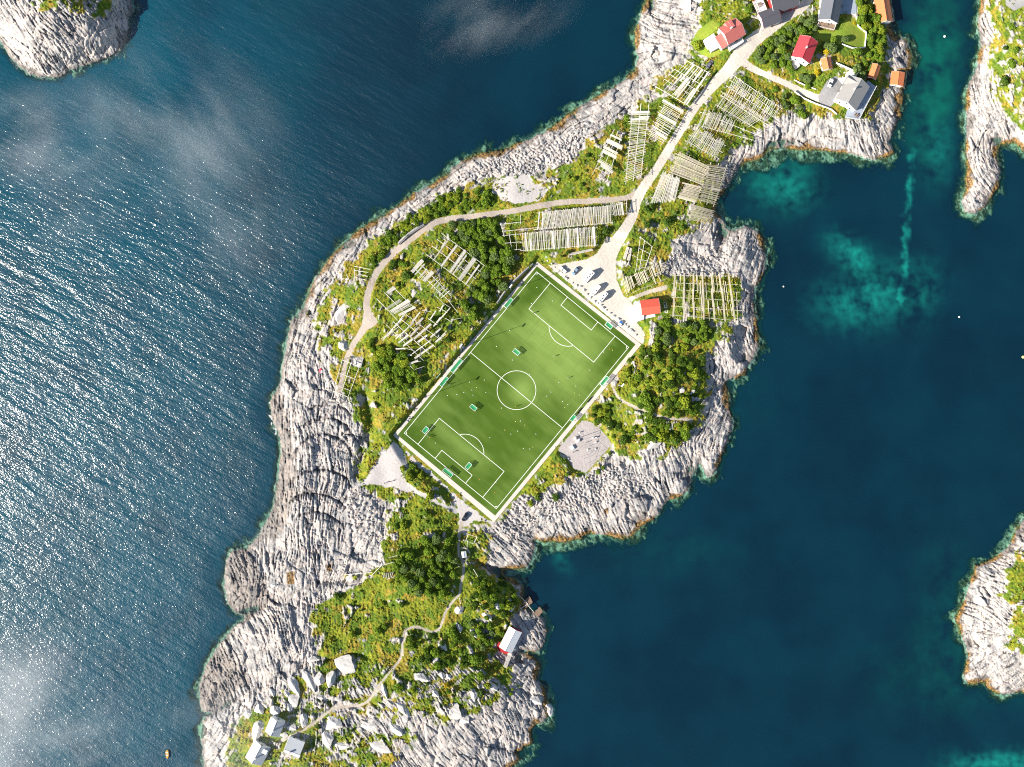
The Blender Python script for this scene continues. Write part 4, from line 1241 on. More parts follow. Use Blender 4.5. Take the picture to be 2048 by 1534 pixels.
def build_racks():
    g = random.Random(21)
    # beside the road, upper side
    rack('Grey open grid rack with few bundles, between road and rocks below the rose-roofed house', [(1370, 119), (1420, 147), (1378, 212), (1313, 174)], [0, .18, .36, .54, .72, 1],
         bundle(.38, 5, 0, .55, g, .013) + bundle(.55, 3, -.02, .5, g) + bundle(.70, 5, .02, .42, g, .012) + bundle(.93, 4, -.02, 1.0, g, .012) + bundle(.30, 5, .40, .70, g) + bundle(.52, 7, .38, .95, g, .012) + bundle(.62, 4, .45, .98, g) +
         bundle(.86, 5, .55, 1.02, g, .012) + dense(10, .0, 1.0, g, .05, .95, .02, .1), posts=4)
    rack('Rack of loosely stacked sloping poles along the upper road edge', [(1329, 198), (1369, 221), (1326, 290), (1296, 272)], [],
         swap(dense(26, .0, .98, g, .02, .98, .012, .08) + bundle(.05, 5, -.05, 1, g, .012) + bundle(.40, 5, 0.05, 1.0, g, .012) + bundle(.83, 6, .3, 1.0, g, .012)), rails2=[.12, .5, .92])
    rack('Long narrow rack of crosswise poles, upright in the grass', [(1264, 209), (1300, 210), (1284, 352), (1250, 366)], [],
         swap(dense(52, -.04, 1.0, g, .10, .99, .006, .10, .12) + bundle(.105, 6, 0, 1.02, g, .006) + bundle(.17, 4, .45, 1.02, g, .007) + bundle(.20, 4, .0, 1.0, g, .006)), rails2=[.06, .5, .94])
    rack('Short rack with four fat bleached bundles near the rocky slope', [(1228, 260), (1246, 268), (1217, 362), (1187, 345)], [],
         swap(bundle(.13, 4, -.1, 1.05, g, .010) + bundle(.27, 9, -.2, 1.3, g, .010) + bundle(.42, 6, -.15, 1.05, g, .010) + bundle(.50, 8, -.12, 1.05, g, .010) + bundle(.74, 4, -.1, 1.0, g) + bundle(.78, 7, .2, 1.1, g, .010, .03) + dense(5, 0, 1, g)), rails2=[.0, .45, .92])
    # below the road
    q5 = [(1466, 150), (1564, 218), (1518, 260), (1432, 212)]
    rack('Large rack of pale crisscross poles under the driveway, topmost of the road side', [(1466, 150), (1563, 217), (1543, 248), (1447, 186)], [0, .3, .62, 1.0],
         dense(40, .0, .62, g, .02, .98, .012, .10, .2) + dense(34, .35, 1.1, g, .02, .96, .012, .1, .2), r_pole=.095)
    rack('Large rack of pale crisscross poles in the middle of the road side', [(1447, 187), (1543, 249), (1517, 261), (1432, 211)], [.2, .95],
         dense(36, -.15, 1.15, g, .02, .80, .008, .1, .1), r_pole=.095)
    rack('Rack with two long pale rails and short poles, above the wedge of rocks', [(1402, 223), (1512, 268), (1504, 281), (1390, 252)], [.05, .9],
         dense(32, -.35, 1.0, g, .04, .60, .006, .15, .1) + bundle(.15, 4, -.1, .7, g, .008), r_pole=.095)
    rack('Green-grey rack of close-set poles hanging over the road bank', [(1391, 254), (1453, 286), (1437, 319), (1371, 283)], [.15, .55, .95],
         dense(36, .0, 1.05, g, .02, .93, .008, .12, .05), r_pole=.09)
    rack('Golden rack of tightly laid poles beside the road, upper field', [(1357, 301), (1420, 332), (1404, 370), (1337, 345)], [],
         swap(dense(28, .0, 1.0, g, .04, 1.0, .01, .06)), rails2=[.08, .35, .66, .95], mat='wood_gold')
    rack('Golden rack of tightly laid poles in the lower field', [(1372, 366), (1405, 374), (1391, 407), (1355, 397)], [],
         swap(dense(26, .0, 1.0, g, .02, .98, .01, .06) + bundle(.06, 4, -.2, .9, g, .02) + bundle(.9, 6, -.05, .95, g, .02)), rails2=[.1, .5, .95], mat='wood_gold')
    rack('Golden rack of short poles standing along the dark shore cliff', [(1417, 325), (1457, 331), (1430, 412), (1398, 403)], [],
         swap(dense(38, .0, 1.0, g, .04, .98, .008, .10) + bundle(.3, 4, 0, .5, g, .01) + bundle(.62, 6, .5, 1.0, g, .01)), rails2=[.12, .5, .92], mat='wood_gold')
    rack('Small golden rack of poles at the seaward tip of the field', [(1384, 407), (1429, 421), (1415, 446), (1377, 440)], [], swap(dense(20, .0, 1.0, g, .02, .98, .015, .08)), rails2=[.08, .5, .95], mat='wood_gold')
    rack('Grey rack of steep slim poles beside the road fork', [(1324, 344), (1361, 360), (1352, 402), (1300, 404)], [.12, .5, .85], dense(40, -.02, 1.02, g, .03, .97, .012, .06, .05), r_pole=.10)
    # between west path and pitch
    rack('Upper long rack of upright poles under the gravel path', [(1078, 424), (1223, 410), (1223, 447), (1069, 461)], [.05, .5, .95],
         dense(76, .0, .98, g, .07, 1.0, .003, .04, .0, -.004) + bundle(.01, 3, .0, .98, g, .004, .035) + bundle(.06, 4, 0, .98, g, .004, .04), posts=8)
    rack('Short end rack of pale poles beside the road fork verge', [(1219, 408), (1254, 404), (1255, 430), (1226, 432)], [.12, .85], dense(12, -.05, 1.0, g, .05, .78, .015, .04) + bundle(.70, 4, 0, 1, g, .02, .03) + dense(1, 0, 1, g, .95, .98))
    rack('Lower long rack of upright poles above the car park corner', [(1041, 466), (1192, 453), (1193, 492), (1043, 503)], [.05, .5, .95],
         dense(58, .0, 1.0, g, .02, .99, .004, .04, .05, .004) + bundle(.07, 4, .0, 1, g, .004, .01) + bundle(.13, 5, .4, 1, g, .004) + bundle(.42, 5, .05, 1.0, g, .004, .02) + bundle(.62, 6, 0, 1, g, .004, .012) + bundle(.75, 5, 0, 1, g, .004, .015) + bundle(.97, 6, 0, 1, g, .004, .012), posts=8)
    rack('Bare rail frames running into the thicket from the long racks', [(1000, 446), (1042, 441), (1042, 500), (1014, 502)], [.05, (.30, .0, 1.9), .45, .72, .97], [(.02, .0, .04, .5), (.06, 0, .07, .5), (.35, .4, .36, 1.0), (.7, .4, .7, 1.0), (.98, -.2, .98, .12)])
    # on the knoll above the pitch
    rack('Square open rack with four wide grey bundles, beside the dense thicket', [(884, 467), (969, 531), (938, 574), (853, 510)], [.0, .28, .6, .98],
         bundle(.10, 8, -.12, .06, g, .006, .08) + bundle(.17, 3, .1, 1.02, g, .008) + bundle(.155, 5, .2, .45, g, .008) + bundle(.36, 6, .0, 1.0, g, .007) + bundle(.55, 8, -.03, 1.0, g, .008) + bundle(.62, 3, .1, .98, g, .01) + bundle(.78, 9, .0, 1.02, g, .009) + bundle(.92, 4, .1, 1.0, g, .008) + [(.99, 0, .99, 1)] +
         [(.30, .95, .44, .85), (.33, .75, .38, 1.1), (.66, .55, .62, .95), (.67, .55, .70, .9)])
    rack('Narrow ladder-like rack of short poles along the middle of the knoll', [(842, 521), (905, 589), (890, 601), (824, 541)], [.2, .75],
         bundle(.03, 8, -.12, 1.1, g, .010) + bundle(.12, 3, 0, 1.1, g) + dense(4, .1, 1.1, g, .2, .30, .01) + bundle(.36, 8, -.1, 1.0, g, .011) + dense(12, -.05, 1.05, g, .45, .95, .025, .08) + [(.62, .0, .72, 1.0), (.75, 1.0, .78, .0)])
    rack('Rack with one wide grey bundle at its end, by the gravel lay-by', [(786, 574), (834, 621), (795, 640), (754, 598)], [.0, .5, 1.0],
         bundle(.05, 9, -.05, .42, g, .012) + dense(4, .2, 1, g, .42, .52, .02) + bundle(.62, 9, -.1, .95, g, .013, .02) + dense(4, 0, .9, g, .68, .8, .03) + bundle(.88, 6, -.05, .8, g, .014))
    zx = lambda x, y: (640 + x / 6.39, 520 + y / 6.39)
    fl = []
    for (a, b, c, d, n) in [(1080, 690, 990, 830, 5), (1050, 740, 800, 1030, 4), (1010, 850, 780, 1010, 2), (1280, 670, 1180, 790, 5), (1200, 800, 970, 1010, 4), (1320, 740, 1230, 830, 6), (1260, 860, 1150, 980, 5), (1420, 820, 1200, 1010, 6),
                            (1370, 960, 1240, 1060, 6), (1540, 880, 1410, 990, 6), (1600, 940, 1480, 1050, 6), (1420, 1020, 1180, 1200, 4), (1450, 1090, 1210, 1260, 5), (1180, 1010, 1060, 1100, 6), (1130, 960, 1000, 1060, 5)]:
        fl += fat(*zx(a, b), *zx(c, d), n, g)
    rack('Broad tangled rack of scattered wide bundles above the rock cut', [zx(1130, 700), zx(1560, 1010), zx(1300, 1290), zx(840, 840)], [.05, .35, .65, .95], [], free=fl, posts=4)
    fl = []
    for (a, b, c, d, n) in [(1480, 650, 1400, 770, 4), (1660, 620, 1460, 840, 4), (1540, 730, 1450, 850, 3), (1580, 570, 1530, 660, 4), (1480, 460, 1560, 540, 1), (1560, 540, 1670, 610, 1), (1600, 740, 1680, 790, 1), (1300, 640, 1420, 660, 1), (1710, 760, 1810, 740, 1), (1640, 510, 1760, 670, 1)]:
        fl += fat(*zx(a, b), *zx(c, d), n, g)
    rack('Half-collapsed rack of leaning poles among bushes above the rock cut', [zx(1530, 560), zx(1660, 620), zx(1480, 850), zx(1370, 770)], [.2, .9], [], free=fl, posts=2)
    fl = []
    for (a, b, c, d, n) in [(1250, 1285, 1110, 1340, 6), (1170, 1212, 1040, 1215, 5), (1090, 1130, 970, 1136, 4), (1150, 1345, 1210, 1410, 1), (1210, 1400, 1330, 1360, 1)]:
        fl += fat(*zx(a, b), *zx(c, d), n, g)
    rack('Remnant rack with three short bundles at the edge of the round thicket', [zx(1060, 1110), zx(1200, 1150), zx(1290, 1300), zx(1130, 1340)], [.05, .95], [], free=fl, posts=2)
    rack('Grid of rails and cross beams straddling the end of the gravel path', [(685, 718), (720, 732), (690, 812), (662, 800)], [.02, .33, .62, .78, 1.0], [], rails2=[.0, .5, .98], r_rail=.14, posts=3)
    zq = lambda x, y: (640 + x / 6.39, 520 + y / 6.39)
    fl = []
    for (a, b, c, d, n) in [(440, 80, 640, 120, 1), (510, 100, 500, 210, 1), (440, 110, 440, 330, 2), (500, 180, 610, 210, 2), (450, 220, 590, 260, 2), (340, 190, 390, 290, 1), (500, 240, 545, 350, 1), (440, 215, 510, 180, 1)]:
        fl += fat(*zq(a, b), *zq(c, d), n, g)
    rack('Collapsed rack of fallen poles between path bend and seaward rocks', [zq(440, 90), zq(620, 130), zq(590, 270), zq(440, 300)], [.2, .8], [], free=fl, height=1.0, posts=2)
    # by the car park and the clubhouse
    zr = lambda x, y: (1220 + x / 6.39, 450 + y / 6.39)
    fl = []
    for (a, b, c, d) in [(150, 670, 215, 880), (165, 660, 225, 870), (180, 665, 240, 860), (195, 655, 240, 840), (205, 660, 255, 840), (225, 650, 275, 825), (240, 655, 285, 815), (255, 648, 305, 800), (265, 650, 315, 790), (310, 625, 372, 775), (325, 620, 385, 770), (342, 610, 400, 765), (360, 605, 420, 755),
                         (385, 600, 435, 750), (400, 595, 460, 740), (415, 590, 470, 730), (430, 575, 490, 715), (445, 570, 505, 705), (490, 545, 560, 715), (510, 535, 585, 750), (525, 520, 585, 660), (540, 520, 590, 655), (580, 490, 620, 640), (590, 485, 640, 630), (600, 480, 650, 630), (630, 460, 670, 615), (640, 455, 690, 605), (615, 640, 655, 725)]:
        fl += fat(*zr(a, b), *zr(c, d), 2, g, .55)
    rack('Rack of leaning golden poles beside the parking area', [zr(130, 700), zr(710, 470), zr(740, 555), zr(220, 830)], [.1, .9], [], free=fl, mat='wood_gold')
    rack('Small bare rail grid above the leaning golden poles', [zr(390, 155), zr(545, 280), zr(455, 550), zr(330, 590)], [.0, .33, .65, .95], [(.0, .6, -1.0, .55)], rails2=[.0, .35, .97], posts=2)
    q = [(1349, 551), (1471, 552), (1488, 642), (1344, 630)]
    ps = []
    for s in (.02, .165, .31, .455, .60, .745, .89):
        for (a, b) in ((-.05, .40), (.30, .72), (.66, 1.05)):
            ps += bundle(s + g.uniform(-.008, .008), 3, a, b, g, .009, g.uniform(-.01, .01))
    for k in range(34):
        s = g.uniform(.03, .93); a = g.choice([-.04, .15, .42, .6]); ps.append((s, a + g.uniform(-.04, .04), s + g.uniform(-.01, .01), a + g.uniform(.28, .5)))
    rack('Big regular rack of golden poles on the point beside the clubhouse', q, [0, .19, .36, .55, .77, 1.0], ps, mat='wood_gold', posts=7)
    rack('Single-post frame and rails at the shore edge of the big regular rack', [(1471, 575), (1486, 600), (1489, 642), (1474, 640)], [.35, .95], [(.1, .1, .1, 1.1), (.8, .0, .8, 1.0)], mat='wood_gold', posts=1)


def lumber(label, pts, n, name='lumber_stack', mat='wood', cat='lumber stack'):
    """stacked planks: pts picture corners (four)"""
    cx, cy = quad_pt(pts, .5, .5); z = zt(cx, cy)
    loc = U(cx, cy, z)
    root = empty(name, loc, 0, label, cat)
    for lay in range(3):
        for k in range(n):
            s = (k + .5) / n
            a = quad_pt(pts, s, .02 * rng.random()); b = quad_pt(pts, s, 1 - .04 * rng.random())
            va = U(*a, z) - loc; vb = U(*b, z) - loc
            m = MB(); m.tube(va + Vector((0, 0, .16 + .2 * lay)), vb + Vector((0, 0, .16 + .2 * lay)), .11, .10, 6); m.build('plank', MAT[mat], root)
    return root
# ------------------------------------------------------------------ buildings
def ang_of(dx, dy):
    return math.atan2(-dy, dx)


def house(name, label, cpx, cpy, dirpx, L, W, wh=3.0, rh=1.8, roof='roof_red', wall='white', cat='house', group=None, chimney=None, over=.35, win=((3, 2)), door=True, asym=0.0, trim='white'):
    """roof centre measured in the picture; dirpx is the ridge direction in the picture"""
    rz = ang_of(*dirpx)
    z0 = level_pad(cpx, cpy, L / S / 2 + 1.5, W / S / 2 + 1.5, -math.degrees(rz))
    loc = U(cpx, cpy, z0 + wh + rh * .4); loc.z = z0
    r = empty(name, loc, rz, label, cat, group)
    hx, hy = L / 2, W / 2
    yr = asym * hy
    m = MB()
    prof = [(-hy, -1.2), (hy, -1.2), (hy, wh), (yr, wh + rh - .05), (-hy, wh)]
    vs = [(-hx, y, z) for y, z in prof] + [(hx, y, z) for y, z in prof]
    m.add(vs, [(4, 3, 2, 1, 0), (5, 6, 7, 8, 9)] + [(i, (i + 1) % 5, 5 + (i + 1) % 5, 5 + i) for i in range(5) if i not in (2, 3)])
    m.build('wall', MAT[wall], r)
    m = MB(); th = .14
    for s in (-1, 1):
        k = rh / (hy - s * yr)
        e = (s * (hy + over), wh - over * k); a = (yr, wh + rh)
        x0, x1 = -hx - over, hx + over
        vs = [(x0, a[0], a[1]), (x1, a[0], a[1]), (x1, e[0], e[1]), (x0, e[0], e[1])]
        vs = vs + [(x, y, z + th) for x, y, z in vs]
        f = [(4, 5, 6, 7), (3, 2, 1, 0), (2, 3, 7, 6), (1, 2, 6, 5), (3, 0, 4, 7)]
        if s > 0: f = [tuple(reversed(q)) for q in f]
        m.add(vs, f)
    roof_o = m.build('roof', MAT[roof], r)
    for s in (-1, 1):                                     # barge boards on the gable ends
        m = MB()
        for sy in (-1, 1):
            k = rh / (hy - sy * yr)
            m.tube((s * (hx + over + .02), yr, wh + rh + .06), (s * (hx + over + .02), sy * (hy + over), wh - over * k + .06), .09, n=4)
        m.build('barge_board', MAT[trim], roof_o)
    m = MB(); m.tube((-hx - over, yr, wh + rh + th), (hx + over, yr, wh + rh + th), .10, n=5); m.build('ridge_cap', MAT[roof], roof_o)
    if chimney is not None:
        m = MB(); cx_, cy_ = chimney
        m.box((cx_, cy_, wh + rh + .35), (.75, .6, 1.5)); m.box((cx_, cy_, wh + rh + 1.14), (.9, .75, .12))
        m.build('chimney', MAT['concrete'], roof_o)
    def window(x, y, z, w, h, face):
        m = MB()
        if face in 'ab':
            sx = 1 if face == 'a' else -1; m.box((sx * (hx + .03), y, z), (.10, w + .24, h + .24)); f = m.build('window', MAT[trim], r)
            m = MB(); m.box((sx * (hx + .055), y, z), (.10, w, h)); m.build('pane', MAT['glass'], f)
        else:
            sy = 1 if face == 'c' else -1; m.box((x, sy * (hy + .03), z), (w + .24, .10, h + .24)); f = m.build('window', MAT[trim], r)
            m = MB(); m.box((x, sy * (hy + .055), z), (w, .10, h)); m.build('pane', MAT['glass'], f)
    nl, ng = win
    for f in 'cd':
        for k in range(nl):
            window(-hx + L * (k + .5) / nl, 0, wh * .55, 1.0, 1.1, f)
    for f in 'ab':
        for k in range(ng):
            window(0, -hy + W * (k + .5) / ng, wh * .55, 1.0, 1.1, f)
        if ng > 1 and rh > 1.4: window(0, yr * .5, wh + rh * .35, .9, .9, f)
    if door:
        m = MB(); m.box((hx * .12, -(hy + .03), 1.0), (.95, .09, 2.0)); d = m.build('door', MAT['wood_brown'], r)
        m = MB(); m.box((hx * .12 + .36, -(hy + .10), 1.0), (.14, .06, .06)); m.build('handle', MAT['grey_metal'], d)
    r['hx'] = hx; r['hy'] = hy; r['z0'] = z0
    return r, loc, rz, z0


def deck(parent, loc, rz, z0, poly_px, h, mat, name='terrace', rail=None, railmat='white'):
    """a platform given by picture corners at height h above the house ground; a part of the house"""
    inv = Matrix.Rotation(-rz, 3, 'Z')
    pts = [inv @ (U(x, y, z0 + h) - loc) for x, y in poly_px]
    P2 = [(p.x, p.y) for p in pts]
    if sum(P2[i][0] * P2[(i + 1) % len(P2)][1] - P2[(i + 1) % len(P2)][0] * P2[i][1] for i in range(len(P2))) < 0:
        P2.reverse()
    m = MB(); m.prism(P2, -1.5 if h < 1.2 else h - .25, h)
    o = m.build(name, MAT[mat], parent)
    if rail:
        m = MB()
        for i in rail:
            a = pts[i]; b = pts[(i + 1) % len(pts)]
            n = max(2, int((b - a).length / 1.6))
            for dz in (.5, 1.0):
                m.tube((a.x, a.y, h + dz), (b.x, b.y, h + dz), .05, n=4)
            for k in range(n + 1):
                q = a.lerp(b, k / n); m.tube((q.x, q.y, h), (q.x, q.y, h + 1.02), .05, n=4)
        m.build('railing', MAT[railmat], o)
    return o


def furniture(label, px, py, z, rz=0.0):
    """garden table with two benches"""
    r = empty('garden_table', U(px, py, z), rz, label, 'garden table')
    m = MB(); m.box((0, 0, .74), (1.7, .8, .06)); m.build('tabletop', MAT['wood_brown'], r)
    for sx in (-.7, .7):
        for sy in (-.3, .3):
            m = MB(); m.box((sx, sy, .36), (.08, .08, .71)); m.build('leg', MAT['wood_dark'], r)
    for sy in (-.85, .85):
        m = MB(); m.box((0, sy, .45), (1.6, .32, .06))
        for sx in (-.6, .6): m.box((sx, sy, .22), (.08, .28, .42))
        m.build('bench', MAT['wood_brown'], r)
    return r


def build_houses():
    # clubhouse with red roof and white terrace
    r, loc, rz, z0 = house('clubhouse', 'Clubhouse with coral red roof and white terrace beside the parking area', 1300.5, 613.5, (36, -4.5), 8.4, 6.6, 3.2, 1.5, 'roof_coral', 'white', 'clubhouse', win=(3, 1), trim='white')
    deck(r, loc, rz, z0, [(1263, 611), (1283, 602), (1288, 632), (1287, 640), (1273, 644)], 1.0, 'white', 'terrace', [4, 3], 'dark_metal')
    deck(r, loc, rz, z0, [(1275, 642), (1286, 633), (1310, 627), (1311, 633)], .35, 'white_deck', 'lower_terrace')
    m = MB(); m.box((-6.2, 2.3, 1.7), (2.4, 1.6, .08))
    for x in (-7.3, -5.1): m.tube((x, 3.0, 1.0), (x, 3.0, 1.7), .05); m.tube((x, 1.6, 1.0), (x, 1.6, 1.7), .05)
    m.build('canopy', MAT['roof_white'], r)
    # rose house above the road
    r, loc, rz, z0 = house('house', 'House with faded rose roof and white terrace above the road', 1465, 61, (34, -21), 9.0, 8.6, 3.6, 2.3, 'roof_rose', 'white', chimney=(-.6, .9), win=(3, 2))
    m = MB()                                             # cross gable and annex
    m.add([(-1.6, 0, 5.9), (1.6, 0, 5.9), (1.6, 4.9, 5.6), (-1.6, 4.9, 5.6)], [(0, 1, 2, 3)])
    m.add([(-1.9, 4.9, 3.6), (0, 4.9, 5.75), (0, .4, 5.95), (-1.9, 3.0, 3.9)], [(0, 1, 2, 3)]); m.add([(1.9, 4.9, 3.6), (0, 4.9, 5.75), (0, .4, 5.95), (1.9, 3.0, 3.9)], [(3, 2, 1, 0)])
    m.build('dormer', MAT['roof_rose'], r)
    m = MB(); m.box((-6.2, -1.2, 1.3), (3.2, 6.4, 2.6)); m.build('annex', MAT['white'], r)
    m = MB(); m.add([(-4.3, -4.6, 3.3), (-4.3, 2.2, 3.3), (-8.0, 2.2, 2.6), (-8.0, -4.6, 2.6)] + [(-4.3, -4.6, 3.15), (-4.3, 2.2, 3.15), (-8.0, 2.2, 2.45), (-8.0, -4.6, 2.45)], [(0, 1, 2, 3), (7, 6, 5, 4), (0, 3, 7, 4), (3, 2, 6, 7), (2, 1, 5, 6)])
    m.build('annex_roof', MAT['roof_rose'], r)
    deck(r, loc, rz, z0, [(1407, 80), (1427, 66.5), (1444, 91), (1423, 103)], .8, 'white', 'terrace')
    deck(r, loc, rz, z0, [(1455, 92), (1483, 78), (1487, 84), (1460, 102)], 1.0, 'white_deck', 'porch', [1, 2, 3])
    house('garage', 'Garage with dark grey roof and white gable at the roadside', 1540.5, 33, (34, -13), 8.6, 7.2, 2.8, 1.5, 'roof_dark', 'white', 'garage', win=(0, 0), trim='red_wall')
    r, loc, rz, z0 = house('barn', 'Big dark-roofed building with a furnished balcony beyond the garage', 1567, -5, (34, -12), 12.5, 11.0, 4.2, 2.0, 'roof_dark', 'red_wall', 'building', win=(3, 2), trim='white')
    deck(r, loc, rz, z0, [(1505, 3), (1524, -6), (1536, 22), (1517, 30)], 2.8, 'white_deck', 'balcony', [0, 3], 'red_wall')
    furniture('Brown garden table with benches on the balcony by the dark-roofed building', 1519, 10, z0 + 2.8, .4)
    r, loc, rz, z0 = house('house', 'House with slate grey roof and end balcony above the garden lawn', 1664, 8, (-9, 50), 15.5, 9.0, 4.4, 2.5, 'roof_slate', 'white', win=(4, 2))
    deck(r, loc, rz, z0, [(1639, 40), (1672, 47), (1667, 61), (1633, 53)], 2.2, 'wood_brown', 'balcony', [1, 2, 3])
    deck(r, loc, rz, z0, [(1684, -12), (1713, -12), (1713, 28), (1676, 28)], .15, 'blue_deck', 'patio')
    furniture('Garden table with benches on the end balcony of the slate-roofed house', 1651, 50, z0 + 2.2, .2)
    r, loc, rz, z0 = house('house', 'House with bright red roof behind the hedge of trees', 1611, 97, (-17, 42), 10.4, 8.6, 3.8, 2.2, 'roof_red', 'white', chimney=(.2, -.1), win=(3, 2))
    deck(r, loc, rz, z0, [(1580, 113), (1598, 121), (1600, 132), (1592, 138), (1584, 132), (1578, 122)], .4, 'concrete', 'terrace')
    house('shed', 'Small orange-roofed shed between red house and concrete yard', 1654, 127, (4, 20), 5.0, 4.2, 2.3, 1.0, 'roof_orange', 'white', 'shed', win=(1, 0), chimney=None)
    r, loc, rz, z0 = house('house', 'White villa with grey roof and wraparound deck above the shore', 1707, 184, (-26, 45), 12.4, 10.8, 4.0, 2.7, 'roof_grey', 'white', chimney=(-.8, -.7), win=(4, 2))
    m = MB()
    for s in (-1, 1):
        v = [(-4.2, -.2, 6.55), (-4.2, -6.0, 6.2), (-4.2 + s * 2.4, -6.0, 4.1), (-4.2 + s * 2.4, -4.0, 4.3)]
        m.add(v, [(0, 1, 2, 3) if s < 0 else (3, 2, 1, 0)])
    m.add([(-6.5, -5.8, 0), (-1.9, -5.8, 0), (-1.9, -5.8, 4.2), (-4.2, -5.8, 6.1), (-6.5, -5.8, 4.2)], [(0, 1, 2, 3, 4)])
    m.build('dormer', MAT['roof_grey'], r)
    deck(r, loc, rz, z0, [(1736, 161), (1752, 173), (1717, 240), (1690, 235), (1694, 222)], 1.3, 'blue_deck', 'terrace', [1, 2], 'white')
    deck(r, loc, rz, z0, [(1672, 128), (1716, 147), (1711, 156), (1688, 171), (1672, 154)], .9, 'white_deck', 'forecourt')
    furniture('Garden table with benches on the deck of the grey-roofed villa', 1712, 231, z0 + 1.3, .9)
    house('boathouse', 'Narrow hut with orange roof in the scrub behind the villa', 1749.5, 143, (-9, 26), 6.4, 3.6, 2.3, 1.1, 'roof_orange', 'red_wall', 'hut', win=(1, 0))
    house('boathouse', 'Square boathouse with orange roof on the channel shore', 1795.5, 157, (-3, 23), 6.0, 5.8, 2.4, .9, 'roof_orange', 'white', 'boathouse', win=(1, 1))
    house('boathouse', 'Boathouse with orange and brown roof below the garden trees', 1768, 20, (7, 45), 10.8, 6.8, 3.0, 1.7, 'roof_orange', 'white', 'boathouse', win=(2, 1))
    r, loc, rz, z0 = house('house', 'White house edge at the top of the rocky point', 1400, -28, (40, -4), 11, 8, 3.5, 1.8, 'roof_grey', 'white', win=(2, 1))
    deck(r, loc, rz, z0, [(1369, -6), (1381, -6), (1382, 20), (1368, 20)], .8, 'white', 'terrace')
    deck(r, loc, rz, z0, [(1382, -6), (1440, -6), (1440, 2), (1396, 6)], .6, 'white_deck', 'lower_terrace')
    # boathouse on the point
    r, loc, rz, z0 = house('boathouse', 'Boathouse with white roof and red walls perched on the cove rocks', 1021, 1280, (-25, 50), 10.6, 6.2, 3.0, 1.3, 'roof_white', 'red_wall', 'boathouse', win=(2, 1), trim='red_wall')
    deck(r, loc, rz, z0, [(991, 1288), (1003, 1283), (1000, 1295), (1018, 1304), (1014, 1309), (988, 1299)], .5, 'red_wall', 'platform')
    # huts on the southern point
    house('hut', 'Hut with pale grey roof beside the end of the footpath', 549, 1455, (-11, 27), 6.8, 6.6, 2.8, 1.8, 'roof_hut', 'white', 'hut', chimney=(1.0, .2), win=(2, 1))
    r, loc, rz, z0 = house('hut', 'Larger hut with dormer and pale grey roof nearest the sea', 515, 1507, (-17, 32), 8.8, 8.2, 3.0, 2.2, 'roof_hut', 'white', 'hut', chimney=(1.6, .3), win=(3, 2))
    m = MB(); m.box((-2.6, 2.6, 3.6), (2.0, 2.4, 1.8)); d = m.build('dormer', MAT['white'], r)
    for x in (-3.1, -2.1):
        m = MB(); m.box((x, 3.84, 3.7), (.7, .08, .9)); m.build('window', MAT['glass'], d)
    house('hut', 'Low hut with dark panelled roof and white edges next to the footpath', 588, 1495, (173, 65), 7.2, 7.4, 2.4, 1.0, 'roof_hut', 'white', 'hut', chimney=(-.8, -2.2), win=(2, 1), asym=-.55)
    house('shed', 'Tiny shed with pale roof right beside the winding footpath', 928, 1109, (1.5, 11), 2.6, 2.1, 2.0, .25, 'roof_white', 'wood', 'shed', win=(0, 0), over=.12)


def fence(name, label, pts, h=1.0, mat='white', step=2.0, wall=False, cat='fence', group=None, thick=.25):
    pts = [tuple(p) for p in pts]
    cx, cy = pts[len(pts) // 2]
    loc = U(cx, cy, zt(cx, cy))
    r = empty(name, loc, 0, label, cat, group)
    W3 = [U(x, y, zt(x, y)) - loc for x, y in pts]
    if wall:
        m = MB()
        for a, b in zip(W3[:-1], W3[1:]):
            d = (b - a); n = Vector((-d.y, d.x, 0)).normalized() * thick
            vs = [a - n, b - n, b + n, a + n]
            m.add([(v.x, v.y, v.z - .5) for v in vs] + [(v.x, v.y, v.z + h) for v in vs], [(3, 2, 1, 0), (4, 5, 6, 7), (0, 1, 5, 4), (1, 2, 6, 5), (2, 3, 7, 6), (3, 0, 4, 7)])
        m.build('wall', MAT[mat], r)
        m = MB()
        for a, b in zip(W3[:-1], W3[1:]):
            m.tube(a + Vector((0, 0, h + .02)), b + Vector((0, 0, h + .02)), thick * .7, n=5)
        m.build('coping', MAT[mat], r)
        return r
    for a, b in zip(W3[:-1], W3[1:]):
        for z in (h * .5, h * .95):
            m = MB(); m.tube(a + Vector((0, 0, z)), b + Vector((0, 0, z)), .07, n=5); m.build('rail', MAT[mat], r)
        n = max(1, int((b - a).length / step))
        for k in range(n + 1):
            q = a.lerp(b, k / n)
            m = MB(); m.tube(q + Vector((0, 0, -.4)), q + Vector((0, 0, h)), .07, n=5); m.build('post', MAT[mat], r)
    return r


# ------------------------------------------------------------------ vehicles
def wheel(root, x, y, r=.33, w=.22):
    m = MB(); m.tube((x, y - w / 2, r), (x, y + w / 2, r), r, n=14); t = m.build('wheel', MAT['tyre'], root)
    m = MB(); m.tube((x, y - w / 2 - .01, r), (x, y + w / 2 + .01, r), r * .6, n=10); m.build('rim', MAT['rim'], t)


